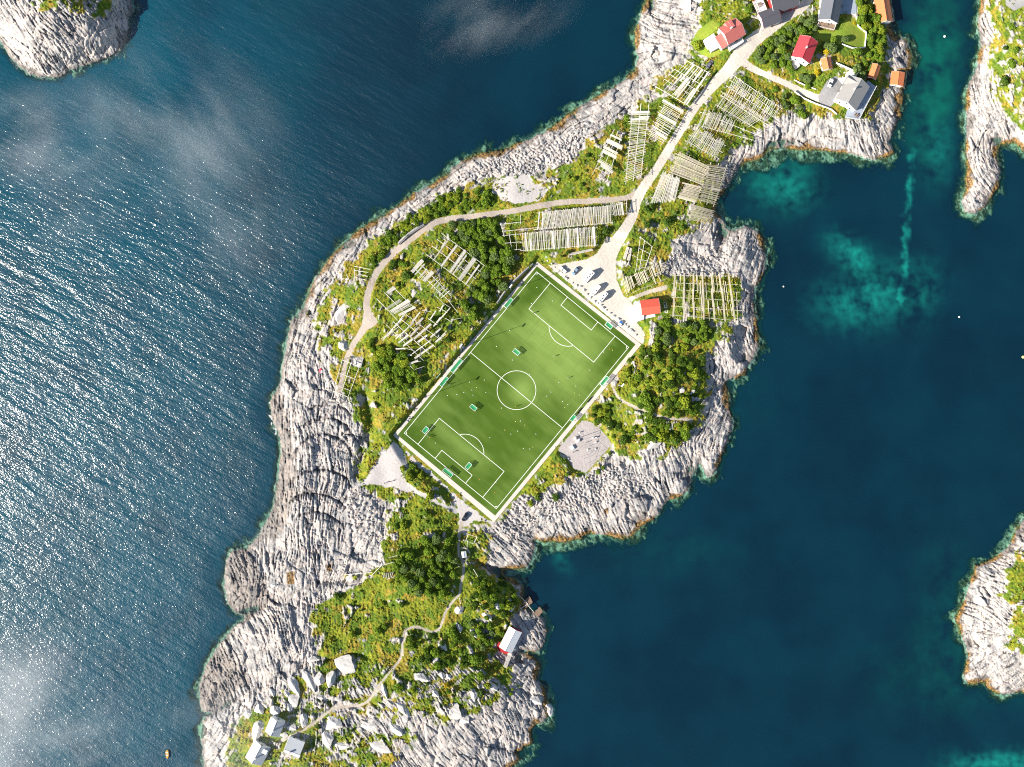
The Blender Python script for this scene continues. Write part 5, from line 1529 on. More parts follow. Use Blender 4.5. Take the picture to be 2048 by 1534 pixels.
def loft(m, stations, mi=0):
    """stations: (x, half width bottom, half width top, z bottom, z shoulder, z top)"""
    n = 8; vs = []
    for x, wb, wt, z0, zs, z1 in stations:
        vs += [(x, -wb, z0), (x, -wb - .03, (z0 + zs) / 2), (x, -wb, zs), (x, -wt, z1), (x, wt, z1), (x, wb, zs), (x, wb + .03, (z0 + zs) / 2), (x, wb, z0)]
    fs = []
    for k in range(len(stations) - 1):
        fs += [(k * n + i, k * n + (i + 1) % n, (k + 1) * n + (i + 1) % n, (k + 1) * n + i) for i in range(n)]
    fs += [tuple(range(n - 1, -1, -1)), tuple((len(stations) - 1) * n + i for i in range(n))]
    fs = [tuple(reversed(f)) for f in fs]
    m.add(vs, fs, mi)


def car(label, px, py, dirpx, paint, cat='car', z=None, name='parked_car', group=None):
    z = zt(px, py) if z is None else z
    r = empty(name, U(px, py, z + .8), ang_of(*dirpx), label, cat, group); r.location.z = z
    m = MB()
    loft(m, [(-2.15, .72, .66, .35, .75, .85), (-2.05, .84, .76, .25, .80, .95), (-1.2, .88, .80, .22, .82, .98), (.6, .88, .80, .22, .82, .98), (1.5, .86, .76, .22, .76, .90), (2.05, .80, .66, .28, .66, .76), (2.18, .66, .56, .36, .6, .66)])
    m.build('body', MAT[paint], r)
    m = MB()
    loft(m, [(-1.95, .76, .60, .90, .92, .96), (-1.45, .77, .62, .92, 1.1, 1.40), (-.9, .78, .63, .92, 1.15, 1.48), (.1, .78, .63, .92, 1.15, 1.46), (.55, .78, .62, .92, 1.05, 1.28), (1.05, .76, .66, .88, .92, .95)])
    m.build('cabin', MAT['glass'], r)
    m = MB(); m.add([(-1.42, -.63, 1.43), (.15, -.64, 1.48), (.15, .64, 1.48), (-1.42, .63, 1.43), (-1.2, -.5, 1.52), (.0, -.5, 1.53), (.0, .5, 1.53), (-1.2, .5, 1.52)], [(4, 5, 6, 7), (0, 1, 5, 4), (1, 2, 6, 5), (2, 3, 7, 6), (3, 0, 4, 7), (3, 2, 1, 0)])
    m.build('roof', MAT[paint], r)
    for x in (-1.3, 1.35):
        for y in (-.78, .78): wheel(r, x, y)
    for y in (-.58, .58):
        m = MB(); m.bbox((2.10, y, .62), (.14, .30, .14), .02); m.build('headlight', MAT['lamp_glass'], r)
    return r


def camper(label, px, py, dirpx, L=6.2, W=2.15, Hh=2.75, overcab=True, n_hatch=3, name='camper_van', cat='camper van', group=None):
    z = zt(px, py)
    r = empty(name, U(px, py, z + Hh), ang_of(*dirpx), label, cat, group); r.location.z = z
    h = L / 2; w = W / 2
    m = MB()
    if overcab:
        loft(m, [(-h, w - .08, w - .14, .45, Hh - .3, Hh - .12), (-h + .12, w, w - .08, .40, Hh - .2, Hh), (h - 2.2, w, w - .08, .40, Hh - .2, Hh), (h - 1.9, w - .02, w - .1, .45, Hh - .2, Hh + .02), (h - 1.25, w - .05, w - .2, 1.9, Hh - .25, Hh - .08), (h - .85, w - .12, w - .35, 2.05, Hh - .5, Hh - .38)])
    else:
        loft(m, [(-h, w - .08, w - .2, .40, Hh - .45, Hh - .12), (-h + .12, w, w - .12, .32, Hh - .4, Hh), (h - 2.0, w, w - .12, .32, Hh - .4, Hh), (h - 1.5, w - .02, w - .16, .32, Hh - .6, Hh - .15), (h - .95, w - .05, w - .22, .35, 1.35, 1.55)])
    m.build('body', MAT['car_white'], r)
    m = MB(); loft(m, [(h - 2.0, w - .08, w - .15, .32, 1.25, 1.95), (h - 1.15, w - .09, w - .2, .32, 1.2, 1.78), (h - .65, w - .1, w - .22, .32, 1.05, 1.2), (h - .1, w - .16, w - .3, .35, .8, .95), (h, w - .26, w - .4, .45, .7, .8)])
    m.build('cab', MAT['car_white'], r)
    m = MB(); m.add([(h - 1.10, -w + .22, 1.75), (h - 1.10, w - .22, 1.75), (h - .62, w - .24, 1.24), (h - .62, -w + .24, 1.24)], [(3, 2, 1, 0)])
    m.build('windscreen', MAT['glass'], r)
    for k in range(n_hatch):
        x = -h + .9 + k * (L - 3.0) / max(1, n_hatch - 1) if n_hatch > 1 else 0
        m = MB(); m.bbox((x, (.28, -.3, .2, -.25)[k % 4], Hh + .05), (.62, .5, .16), .04); hh = m.build('roof_hatch', MAT['dark_metal' if k != 1 else 'glass'], r)
    for s in (-1, 1):
        m = MB(); m.box((-h * .25, s * (w + .005), 1.75), (1.3, .06, .6)); m.build('window', MAT['glass'], r)
    for x in (-h + 1.2, h - .95):
        for y in (-w + .16, w - .16): wheel(r, x, y, .34, .24)
    for y in (-w + .42, w - .42):
        m = MB(); m.bbox((h - .06, y, .72), (.16, .3, .18), .03); m.build('headlight', MAT['lamp_glass'], r)
    return r


def build_vehicles():
    car('Steel blue car at the end of the parking row nearest the pitch corner', 1151, 542, (-17, 21), 'car_blue', group='vehicles in the parking area')
    camper('White camper van with several roof hatches, the widest vehicle parked', 1178, 553, (-26, 31), 6.4, 2.25, 2.9, True, 4)
    camper('White panel van with one roof vent between the camper vans', 1192, 580, (-16, 20), 5.8, 2.0, 2.5, False, 1, 'white_van', 'van')
    camper('White camper van with two dark roof hatches beside the dry verge', 1206.5, 594, (-16, 20), 5.7, 2.05, 2.55, False, 3)
    car('Black car parked on the grey gravel below the pitch corner', 930, 1034, (-9, 16), 'car_black')
    car('White car parked on the driveway of the grey-roofed villa', 1662, 165, (-7, 17), 'car_white')
    car('Dark grey car with reddish tail in the bushes below the rose house', 1419.5, 128, (7, -10), 'car_grey')
    car('Dark teal car in the shadow behind the garage', 1563, 20, (9, -6), 'car_teal')


# ------------------------------------------------------------------ people
def person_mesh(name, cloth, legs, stride, arm, lean=0.0):
    """one continuous skinned figure, striding; facing +x"""
    me = bpy.data.meshes.new(name)
    s = stride
    V = [(0, 0, .95), (.01 + lean * .3, 0, 1.15), (.02 + lean * .7, 0, 1.38), (.03 + lean, 0, 1.50), (.05 + lean, 0, 1.60), (.06 + lean, 0, 1.72),
         (0, .10, .90), (s * .5, .11, .50), (s * .62, .11, .09), (s * .62 + .16, .11, .05), (0, -.10, .90), (-s * .35, -.11, .50), (-s * .8, -.11, .12), (-s * .8 + .15, -.11, .05),
         (lean * .7, .20, 1.40), (-arm * .15, .25, 1.13), (arm * .05, .26, .90), (arm * .10, .26, .80), (lean * .7, -.20, 1.40), (arm * .18, -.25, 1.13), (arm * .35, -.25, .93), (arm * .42, -.25, .84)]
    E = [(0, 1), (1, 2), (2, 3), (3, 4), (4, 5), (0, 6), (6, 7), (7, 8), (8, 9), (0, 10), (10, 11), (11, 12), (12, 13), (2, 14), (14, 15), (15, 16), (16, 17), (2, 18), (18, 19), (19, 20), (20, 21)]
    rad = [.15, .135, .16, .06, .095, .085, .10, .07, .048, .04, .10, .07, .048, .04, .07, .05, .04, .035, .07, .05, .04, .035]
    me.from_pydata(V, E, [])
    o = bpy.data.objects.new(name, me); col.objects.link(o)
    md = o.modifiers.new('skin', 'SKIN'); md.use_smooth_shade = True
    for i, sv in enumerate(me.skin_vertices[0].data):
        sv.radius = (rad[i], rad[i]); sv.use_root = (i == 0)
    o.modifiers.new('sub', 'SUBSURF').levels = 1
    dg = bpy.context.evaluated_depsgraph_get()
    m2 = bpy.data.meshes.new_from_object(o.evaluated_get(dg))
    m2.name = name
    bpy.data.objects.remove(o); bpy.data.meshes.remove(me)
    for mt in (legs, cloth, 'skin'):
        m2.materials.append(MAT[mt])
    for p in m2.polygons:
        c = p.center
        p.material_index = 2 if (c.z > 1.50 or (abs(c.y) > .22 and c.z < .9)) else (1 if c.z > .93 else 0)
    return m2


def build_people():
    spec = [(1067.5, 626, 'cloth_black', 'cloth_black', 200, 'Person in dark clothes walking by the penalty box corner'), (1108, 713, 'cloth_white', 'cloth_black', 20, 'Player in white shirt on the pale half of the pitch'),
            (1136, 756, 'cloth_white', 'cloth_navy', 150, 'Player in white shirt near the scrub-side touchline'), (1031.5, 813, 'cloth_yellow', 'cloth_black', 90, 'Player in yellow shirt inside the centre circle'),
            (861, 874, 'cloth_yellow', 'cloth_black', 240, 'Player in yellow shirt in front of the small box-side goal'), (856, 872, 'cloth_white', 'cloth_black', 60, 'Player in white beside the yellow-shirted one at the small goal'),
            (899, 769, 'cloth_white', 'cloth_black', 300, 'Player in white standing in front of the touchline goals'), (1111, 894, 'cloth_black', 'cloth_grey', 130, 'Person in black walking on the path below the training yard'),
            (1189.5, 801.5, 'cloth_navy', 'cloth_black', 310, 'Person in navy on the path along the touchline benches'), (1560, 47, 'cloth_grey', 'cloth_navy', 210, 'Person in grey walking along the road past the garage'),
            (1146.5, 904, 'cloth_black', 'cloth_navy', 15, 'Person in black exercising beside the pale blue box'), (770, 966, 'cloth_navy', 'cloth_black', 185, 'Person in navy walking across the grey gravel'),
            (782, 963, 'cloth_red', 'cloth_black', 190, 'Person in red walking ahead on the grey gravel'), (1172, 885, 'cloth_grey', 'cloth_black', 70, 'Person in grey training between the yard posts')]
    meshes = {}
    for i, (px, py, c, l, a, lab) in enumerate(spec):
        key = (c, l)
        if key not in meshes:
            meshes[key] = person_mesh('person', c, l, .25 + .1 * (i % 3), .9 + .3 * (i % 2), .02 * (i % 3))
        o = bpy.data.objects.new('person', meshes[key]); col.objects.link(o)
        onp = abs(float(bilinear(sdp, px, py))) > -1 and float(bilinear(sdp, px, py)) > 0
        z = ZP + .04 if onp else zt(px, py)
        o.location = U(px, py, z); o.rotation_euler = (0, 0, R(a))
        tagset(o, lab, 'person')
        m = MB()
        for k in range(5):
            t0 = k / 5; rr0 = .105 * math.cos(t0 * 1.4); rr1 = .105 * math.cos((t0 + .2) * 1.4)
            m.tube((.045 - .02 * t0, 0, 1.66 + .13 * math.sin(t0 * 1.4)), (.045 - .02 * (t0 + .2), 0, 1.66 + .13 * math.sin((t0 + .2) * 1.4)), rr0, rr1, 10, caps=(k == 4))
        m.build('hair', MAT['hair'], o)
# ------------------------------------------------------------------ small things
def build_markers():
    white = [(1019.5, 661), (993, 693), (1025, 720), (1060, 748), (944, 780), (928, 785), (939, 764), (972, 785), (969, 760), (946, 790), (895, 791), (914, 789), (1003, 816), (1152, 772), (1118, 765), (1125, 803), (1102, 784), (1136, 809),
             (1094, 792), (1035, 862), (1022, 868), (1047, 897), (1060, 898), (1072, 868), (1041, 842), (992, 965), (980, 875), (871, 886), (1207, 704), (1180, 740), (1074, 575), (1063, 607), (1105, 602)]
    yel = [(1050, 850), (1066, 894), (980, 920), (953, 775), (1031, 843), (1160, 790), (1225, 700), (1010, 860), (1130, 815), (1150, 786)]
    ora = [(1031, 692), (841, 861), (959, 959), (990, 985), (1219, 698)]
    meshes = {}
    def cone(mat):
        m = MB(); m.tube((0, 0, 0), (0, 0, .03), .20, .19, 10); m.tube((0, 0, .03), (0, 0, .20), .15, .05, 10)
        return m.build('marker_cone', MAT[mat])
    for lst, mat, nm in ((white, 'marker_white', 'white'), (yel, 'marker_yellow', 'yellow'), (ora, 'marker_orange', 'orange')):
        first = cone(mat)
        for i, (x, y) in enumerate(lst):
            o = first if i == 0 else first.copy()
            if i: col.objects.link(o)
            o.location = U(x, y, ZP + .035)
            tagset(o, 'Small %s training marker lying on the pitch turf' % nm, 'marker', nm + ' training markers on the pitch')


def build_boulders():
    kinds = [rock_mesh('boulder', 40 + k, MAT['boulder'], .8) for k in range(5)]
    zc = lambda x, y: (1080 + x / 6.39, 480 + y / 6.39)
    row = [zc(*p) for p in [(150, 300), (95, 262), (185, 350), (230, 390), (270, 425), (315, 470), (345, 490), (410, 548), (465, 585), (525, 592), (565, 640), (603, 690), (640, 735), (690, 790), (735, 800), (778, 832), (815, 865), (852, 897), (897, 930), (952, 970), (1003, 1010),
                            (1045, 1040), (1088, 1078), (1125, 1115), (1160, 1145), (1188, 1165), (1228, 1210)]]
    for i, (x, y) in enumerate(row):
        o = bpy.data.objects.new('boulder', kinds[i % 5]); col.objects.link(o)
        s = rng.uniform(.55, .85)
        o.location = U(x, y, zt(x, y) + s * .3); o.scale = (s, s * rng.uniform(.75, 1), s * .9); o.rotation_euler = (0, 0, rng.uniform(0, 6.3))
        tagset(o, 'Pale boulder in the row lining the parking area along the pitch path', 'boulder', 'boulders lining the parking area')
    pale = [rock_mesh('granite_block', 60 + k, MAT['boulder_pale'], .75, 4) for k in range(6)]
    big = [  # px, py, half length m, half width m, direction deg in the picture, height m
        (690, 1327, 5.6, 3.6, 15, 1.9), (706, 1334, 3.0, 2.2, 60, 1.4), (589, 1370, 5.4, 2.3, 82, 2.0), (621, 1362, 6.2, 2.2, 68, 2.0), (640, 1355, 3.0, 2.2, 110, 1.8), (661, 1360, 3.6, 2.0, 105, 1.8), (588, 1399, 3.2, 2.6, 40, 1.8), (645, 1397, 3.0, 1.4, 25, 1.2), (627, 1318, 2.8, 2.0, 30, 1.6),
        (578, 1415, 2.6, 1.6, 80, 1.3), (549, 1418, 2.5, 2.1, 70, 1.5), (520, 1420, 2.4, 2.2, 60, 1.5), (497, 1426, 2.2, 1.8, 60, 1.3), (476, 1434, 3.0, 2.0, 80, 1.4), (575, 1388, 2.4, 1.3, 85, 1.1), (545, 1385, 2.4, 1.1, 70, 1.0), (520, 1395, 2.6, 1.0, 60, 1.0),
        (668, 1445, 4.4, 3.9, 30, 2.4), (655, 1475, 4.6, 2.3, 62, 1.8), (606, 1440, 3.6, 1.8, 95, 1.4), (517, 1462, 4.6, 3.2, 140, 1.8), (585, 1455, 2.4, 1.6, 30, 1.2), (735, 1452, 4.4, 2.0, 10, 1.2), (690, 1492, 4.8, 1.6, 5, 1.2), (760, 1492, 5.6, 2.2, 15, 1.5),
        (805, 1418, 4.6, 2.0, 55, 1.6), (843, 1355, 3.6, 2.4, 50, 1.7), (884, 1350, 1.9, 1.6, 80, 1.3), (896, 1352, 1.5, 1.0, 60, 1.0), (871, 1388, 2.0, 1.6, 40, 1.3), (905, 1420, 5.2, 3.0, 20, 1.6), (985, 1374, 2.8, 1.4, 40, 1.1), (948, 1390, 2.4, 2.0, 120, 1.2),
        (930, 1440, 2.4, 2.2, 30, 1.4), (788, 1455, 4.2, 1.6, 45, 1.2), (770, 1385, 3.6, 1.0, 70, 1.2), (810, 1436, 1.8, 1.5, 30, 1.1), (947, 1266, 2.8, 1.6, 60, 1.6), (886, 1292, 2.6, 1.7, 75, 1.8), (919, 1256, 2.4, 1.2, 80, 1.6), (921, 1218, 2.4, 1.6, 150, 1.6),
        (872, 1325, 2.0, 1.6, 100, 1.3), (718, 722, 2.6, 2.2, 40, 1.8), (686, 692, 3.0, 2.4, 60, 2.0), (686, 622, 3.2, 4.6, 20, 1.6), (1385, 786, 1.5, 1.1, 160, 1.0), (1361, 779, 1.6, 1.2, 20, .9), (1375, 160, 1.8, 1.2, 40, 1.2), (1022, 1216, 2.4, 1.4, 150, 1.2), (994, 1213, 1.8, 1.3, 60, 1.2),
        (1310, 886, 4.2, 2.6, 165, 1.5), (975, 1232, 3.4, 1.4, 50, 1.3), (566, 1470, 1.8, 1.2, 0, .8), (548, 1170, 1.8, 1.4, 10, 1.3), (700, 1155, 2.0, 1.6, 0, 1.4), (1098, 1420, 3.6, 2.2, 75, 1.6), (1070, 1400, 3.2, 2.6, 60, 1.4)]
    where = lambda x, y: ('above the winding footpath near the southern huts' if y > 1340 and x < 780 else 'on the grassy southern headland' if y > 1330 else 'among the shrubs south of the pitch' if y > 1100 else 'in the dry grass by the gravel path bend' if x < 760 else 'on the scrubby hill beside the pitch' if y > 700 else 'near the racks by the road')
    for i, (x, y, a, b, ang, h) in enumerate(big):
        o = bpy.data.objects.new('granite_block', pale[i % 6]); col.objects.link(o)
        o.location = U(x, y, zt(x, y) + h * .12); o.scale = (a * 1.08, b * 1.12, h * 1.0); o.rotation_euler = (0, 0, -R(ang))
        w = where(x, y)
        tagset(o, 'Pale bare granite block ' + w, 'rock', 'granite blocks ' + w)


LEAF = {}


def veg_kind(name, seed, n, rx, ry, rz, size, mat, trunk=True, lobes=5):
    me = leaf_cloud('crown', n, rx, ry, rz, size, mat, seed, lobes)
    m = MB()
    if trunk:
        m.tube((0, 0, -.6), (.05, .03, rz * .9), .16, .08, 6)
        for k in range(4):
            a = k * 1.6 + seed
            m.tube((0.03, .02, rz * .45), (rx * .45 * math.cos(a), ry * .45 * math.sin(a), rz * 1.05), .07, .03, 5)
    else:
        for k in range(5):
            a = k * 1.26 + seed
            m.tube((0, 0, -.4), (rx * .5 * math.cos(a), ry * .5 * math.sin(a), rz * .9), .045, .02, 4)
    s = m.build('trunk' if trunk else 'stem', MAT['wood_dark'])
    tm = s.data
    bpy.data.objects.remove(s)
    return (name, me, tm, rx)


def plant(kind, px, py, scale, label, cat, group):
    name, crown, stem, rx = kind
    z = zt(px, py)
    o = empty(name, U(px, py, z), rng.uniform(0, 6.28), label, cat, group)
    s = scale / rx
    o.scale = (s * rng.uniform(.88, 1.14), s * rng.uniform(.88, 1.14), s * rng.uniform(.8, 1.1))
    c = bpy.data.objects.new('crown', crown); col.objects.link(c); c.parent = o
    t = bpy.data.objects.new('trunk' if 'tree' in name else 'stem', stem); col.objects.link(t); t.parent = o
    return o


PLANTED = []


def scatter(poly, n, r0, r1, tight=.72, avoid=3.0):
    """uneven scatter inside a picture polygon; returns (px, py, radius m)"""
    xs = [p[0] for p in poly]; ys = [p[1] for p in poly]
    out = []; tries = 0
    while len(out) < n and tries < n * 60:
        tries += 1
        x = rng.uniform(min(xs), max(xs)); y = rng.uniform(min(ys), max(ys))
        if not bool(inside(np.array([x]), np.array([y]), poly)[0]): continue
        if mnoise.noise(Vector((x / 28, y / 28, 3.3))) < rng.uniform(-.5, .3): continue
        r = (r0 + (r1 - r0) * rng.random() ** 1.4) * (1.0 if tries < n * 20 else .8)
        rp = r / S
        if float(bilinear(ROADS, x, y)) > -rp * .75: continue
        if float(bilinear(SD, x, y)) < 4: continue
        if any((x - a) ** 2 + (y - b) ** 2 < ((rp + c) * tight) ** 2 for a, b, c in PLANTED): continue
        PLANTED.append((x, y, rp)); out.append((x, y, r))
    return out


def build_plants():
    global ROADS
    ROADS = np.maximum.reduce([sd_road, sd_west, sd_foot - 2, sd_park, sd_gym, sd_gs - 6, sdp, sd_tar])
    LEAF['a'] = leaf_mat('leaf_green', (.125, .225, .022), (.085, .175, .020), (.27, .36, .045))
    LEAF['b'] = leaf_mat('leaf_grey_green', (.135, .21, .062), (.10, .165, .05), (.23, .30, .09))
    LEAF['c'] = leaf_mat('leaf_yellow_green', (.225, .29, .024), (.165, .25, .022), (.36, .41, .045))
    LEAF['d'] = leaf_mat('leaf_dark', (.065, .125, .020), (.05, .105, .018), (.15, .22, .035))
    LEAF['y'] = leaf_mat('yellow_flowers', (.58, .42, .02), (.50, .36, .02), (.30, .30, .03))
    T = [veg_kind('leafy_tree', 1, 1150, 2.3, 2.1, 1.6, .30, LEAF['a'], True, 6), veg_kind('leafy_tree', 2, 1050, 2.2, 2.3, 1.7, .28, LEAF['a'], True, 5), veg_kind('leafy_tree', 3, 1050, 2.2, 2.0, 1.6, .28, LEAF['b'], True, 7),
         veg_kind('leafy_tree', 4, 1000, 2.1, 2.2, 1.5, .30, LEAF['c'], True, 5)]
    B = [veg_kind('shrub', 11, 420, 1.2, 1.05, .75, .22, LEAF['a'], False, 5), veg_kind('shrub', 12, 400, 1.1, 1.2, .7, .22, LEAF['c'], False, 4), veg_kind('shrub', 13, 420, 1.2, 1.1, .8, .20, LEAF['d'], False, 5), veg_kind('shrub', 14, 400, 1.2, 1.0, .7, .22, LEAF['b'], False, 6)]
    BU = [veg_kind('bush', 31, 620, 1.7, 1.5, .85, .25, LEAF['a'], False, 6), veg_kind('bush', 32, 600, 1.6, 1.7, .8, .25, LEAF['c'], False, 5), veg_kind('bush', 33, 620, 1.7, 1.6, .9, .24, LEAF['d'], False, 7)]
    Yk = veg_kind('flowering_shrub', 21, 380, 1.0, .9, .8, .17, LEAF['y'], False, 5)
    P = [
        # polygon, n, r0, r1, kinds, label, group
        ([(885,440),(990,440),(1000,475),(1028,500),(1022,555),(985,598),(940,640),(922,600),(962,560),(975,530),(925,490),(890,470)], 62, 1.7, 2.9, 'T', 'Leafy tree in the dense thicket between knoll racks and pitch', (0, 1, 1, 0, 2)),
        ([(735,682),(765,690),(795,702),(832,732),(842,762),(800,784),(770,766),(745,725)], 34, 1.6, 2.6, 'T', 'Leafy tree in the round thicket below the tangled racks', (0, 1, 3, 0)),
        ([(1510,100),(1550,72),(1600,40),(1622,30),(1632,66),(1592,84),(1574,110),(1580,140),(1640,172),(1622,178),(1560,146),(1506,116)], 40, 1.5, 2.5, 'T', 'Leafy tree in the garden hedge along road and driveway', (0, 2, 2, 0, 1)),
        ([(1716,-10),(1756,-10),(1748,30),(1764,58),(1772,92),(1760,122),(1732,116),(1738,70),(1716,50)], 26, 1.6, 2.7, 'T', 'Leafy tree in the garden belt beside the channel boathouses', (0, 1, 3)),
        ([(830,1072),(912,1075),(922,1150),(915,1188),(880,1200),(838,1192),(795,1150),(790,1110)], 52, 1.5, 2.6, 'T', 'Leafy tree in the thicket beside the southern footpath', (0, 1, 0, 2)),
        ([(1315,640),(1400,642),(1440,660),(1395,690),(1340,690),(1310,690)], 26, 1.4, 2.5, 'T', 'Leafy tree in the thicket below the big regular rack', (0, 2, 1)),
        ([(935,1240),(975,1225),(1003,1285),(985,1310),(950,1296)], 14, 1.4, 2.3, 'T', 'Leafy tree on the slope above the white-roofed boathouse', (0, 2, 0)),
        ([(1640,78),(1690,72),(1694,92),(1650,104)], 4, 1.8, 2.6, 'T', 'Leafy tree between red-roofed house and lawn', (0, 2)),
        ([(1255,700),(1320,690),(1400,695),(1422,760),(1395,800),(1330,790),(1262,765)], 62, 1.0, 2.3, 'U', 'Broad green bush on the crown of the scrubby hill', (0, 0, 1, 2)),
        ([(1240,770),(1300,795),(1390,800),(1388,830),(1330,830),(1262,806)], 26, 1.0, 2.0, 'U', 'Broad green bush just above the side path', (0, 0, 2)),
        ([(1182,818),(1235,806),(1300,832),(1385,850),(1372,890),(1300,880),(1232,872),(1222,882),(1190,850)], 52, 1.0, 2.2, 'U', 'Broad green bush between side path and training yard wall of scrub', (0, 0, 1, 2)),
        ([(805,440),(870,405),(920,380),(980,374),(990,400),(985,414),(900,428),(845,450),(790,486),(750,535),(738,520),(772,470)], 60, 1.0, 2.1, 'U', 'Broad green bush between gravel path and outer shore', (0, 0, 1)),
        ([(935,1165),(1000,1152),(1030,1180),(1030,1240),(1003,1290),(960,1250),(930,1210)], 36, 1.0, 2.0, 'U', 'Broad green bush on the knoll between footpath and jetties', (0, 1, 2)),
        ([(820,1268),(860,1266),(905,1245),(935,1300),(960,1330),(880,1335),(815,1315)], 28, 1.0, 2.0, 'U', 'Broad dark bush in the hollow beside the footpath bends', (0, 2, 2)),
        ([(802,440),(870,402),(920,378),(980,372),(990,402),(985,416),(900,430),(842,452),(792,488),(748,540),(736,520),(770,470)], 54, .9, 1.7, 'B', 'Green shrub between gravel path and the outer shore rocks', (0, 0, 1, 2)),
        ([(1260,700),(1320,690),(1400,695),(1420,760),(1370,775),(1290,745)], 44, .8, 1.6, 'B', 'Shrub on the upper part of the scrubby hill', (0, 1, 1, 2)),
        ([(1245,735),(1330,745),(1400,780),(1392,830),(1340,830),(1270,805),(1240,775)], 44, .9, 1.9, 'B', 'Shrub on the hill slope above the side path', (0, 0, 2, 1)),
        ([(1180,818),(1240,808),(1300,832),(1385,850),(1370,885),(1270,892),(1232,872),(1222,880),(1192,848)], 44, .9, 1.8, 'B', 'Shrub between side path and training yard', (0, 0, 2, 1)),
        ([(1116,985),(1130,940),(1150,942),(1172,952),(1196,925),(1222,902),(1232,915),(1180,960),(1140,985),(1060,1010),(1050,998)], 24, .7, 1.3, 'B', 'Low shrub on the bank below the training yard', (1, 0, 2)),
        ([(790,886),(820,916),(870,950),(910,990),(905,1008),(860,996),(826,965),(800,930)], 26, .7, 1.4, 'B', 'Yellow-green shrub on the gravel below the pitch corner', (1, 1, 0)),
        ([(760,500),(800,500),(850,520),(852,560),(800,575),(765,560),(750,590),(752,560)], 24, .8, 1.6, 'B', 'Green shrub on the knoll beside the gravel path', (0, 2, 0)),
        ([(850,640),(920,600),(935,640),(900,690),(870,720),(850,730),(870,690)], 24, .7, 1.5, 'B', 'Shrub along the upper edge of the rock cut', (0, 1, 2)),
        ([(800,1262),(850,1258),(905,1240),(935,1300),(985,1320),(960,1330),(870,1330),(812,1312)], 34, .8, 1.7, 'B', 'Dark green shrub beside the footpath bends', (0, 2, 0, 2)),
        ([(650,1190),(740,1175),(800,1200),(860,1230),(800,1250),(700,1290),(640,1260)], 24, .7, 1.5, 'B', 'Shrub scattered over the southern meadow', (0, 2, 1)),
        ([(780,1320),(880,1325),(1000,1330),(1040,1370),(1010,1400),(900,1420),(800,1440),(770,1400)], 36, .7, 1.6, 'B', 'Shrub among the rocks of the southern headland', (0, 2, 3, 1)),
        ([(620,1450),(700,1430),(780,1470),(760,1534),(640,1534)], 14, .7, 1.4, 'B', 'Shrub below the huts on the southern slope', (0, 2)),
        ([(1480,138),(1530,155),(1570,182),(1610,200),(1640,230),(1600,238),(1570,225),(1566,200),(1540,180)], 24, .8, 1.6, 'B', 'Shrub on the bank between driveway and racks', (0, 0, 3)),
        ([(1100,512),(1140,520),(1200,512),(1230,470),(1210,450),(1195,492)], 16, .7, 1.3, 'B', 'Green shrub on the verge below the long racks', (0, 2, 0)),
        ([(1255,420),(1300,400),(1380,440),(1350,480),(1310,470),(1290,500),(1300,530),(1260,520),(1245,500)], 30, .7, 1.5, 'B', 'Shrub in the rough patch beside the wide end of the road', (0, 3, 2, 0)),
        ([(1150,300),(1230,235),(1260,215),(1250,300),(1240,380),(1180,390),(1120,380)], 22, .6, 1.2, 'B', 'Low shrub in the dry grass around the bleached-bundle rack', (1, 0, 2)),
        ([(1380,70),(1440,10),(1480,0),(1520,-10),(1500,30),(1440,40),(1420,120),(1390,110)], 14, .8, 1.6, 'B', 'Shrub around the lawn of the rose-roofed house', (0, 1)),
        ([(1690,100),(1740,110),(1745,165),(1770,200),(1745,240),(1720,245),(1756,190),(1700,130)], 18, .8, 1.7, 'B', 'Shrub behind the villa and its orange-roofed hut', (0, 3, 2)),
        ([(1985,20),(2040,20),(2050,120),(2020,200),(1990,170)], 12, .8, 1.6, 'B', 'Shrub on the island across the channel', (0, 2)),
        ([(760,1060),(830,1010),(900,1040),(905,1070),(830,1070),(790,1090)], 26, .7, 1.4, 'B', 'Shrub in the meadow above the southern thicket', (0, 1, 2)),
        ([(930,1160),(1000,1150),(1035,1180),(1030,1215),(990,1210),(940,1200)], 24, .8, 1.6, 'B', 'Shrub on the round knoll beside the wooden jetties', (0, 1, 2)),
    ]
    for poly, n, r0, r1, kd, lab, ks in P:
        if kd == 'B': n = int(n * .42) + 1; r0, r1 = r0 * .8, r1 * 1.5
        for (x, y, r) in scatter(poly, n, r0, r1, .60 if kd == 'T' else .46 if kd == 'U' else .42):
            k = {'T': T, 'B': B, 'U': BU}[kd][rng.choice(ks)]
            plant(k, x, y, r, lab, {'T': 'tree', 'B': 'shrub', 'U': 'bush'}[kd], lab[0].lower() + lab[1:])
    for (x, y, r, lab) in [(1652, 106, 1.5, 'Bright yellow flowering shrub beside the red-roofed house'), (1633, 147, 1.5, 'Round yellow flowering shrub in the garden of the red-roofed house'), (1597, 158, 1.0, 'Small yellow flowering shrub near the driveway wall'),
                           (1708, 47, .9, 'Small yellow flowering shrub on the lawn edge of the slate-roofed house'), (1543, 177, .8, 'Tiny yellow flowering shrub by the top rack'), (1449, 93, 1.3, 'Yellow flower bed beside the terrace of the rose house'), (893, 1369, 1.3, 'Yellow-green bush on the rocky southern headland')]:
        plant(Yk, x, y, r, lab, 'flowering shrub', None)
    # undergrowth: leaf tufts all over the green ground, nobody could count them
    N = 26000
    x = nrng.uniform(380, 2100, N); y = nrng.uniform(-20, 1560, N)
    gr = bilinear(GRASS, x, y); rd = bilinear(ROADS, x, y); sdl = bilinear(sd_lawn, x, y)
    dn = fbm((x / 26).astype(np.float32), (y / 26).astype(np.float32), 3, 801)
    ok = (gr > .6) & (rd < -2.5) & (sdl < -1) & (dn > nrng.uniform(-.45, .35, N))
    x, y, dn = x[ok], y[ok], dn[ok]
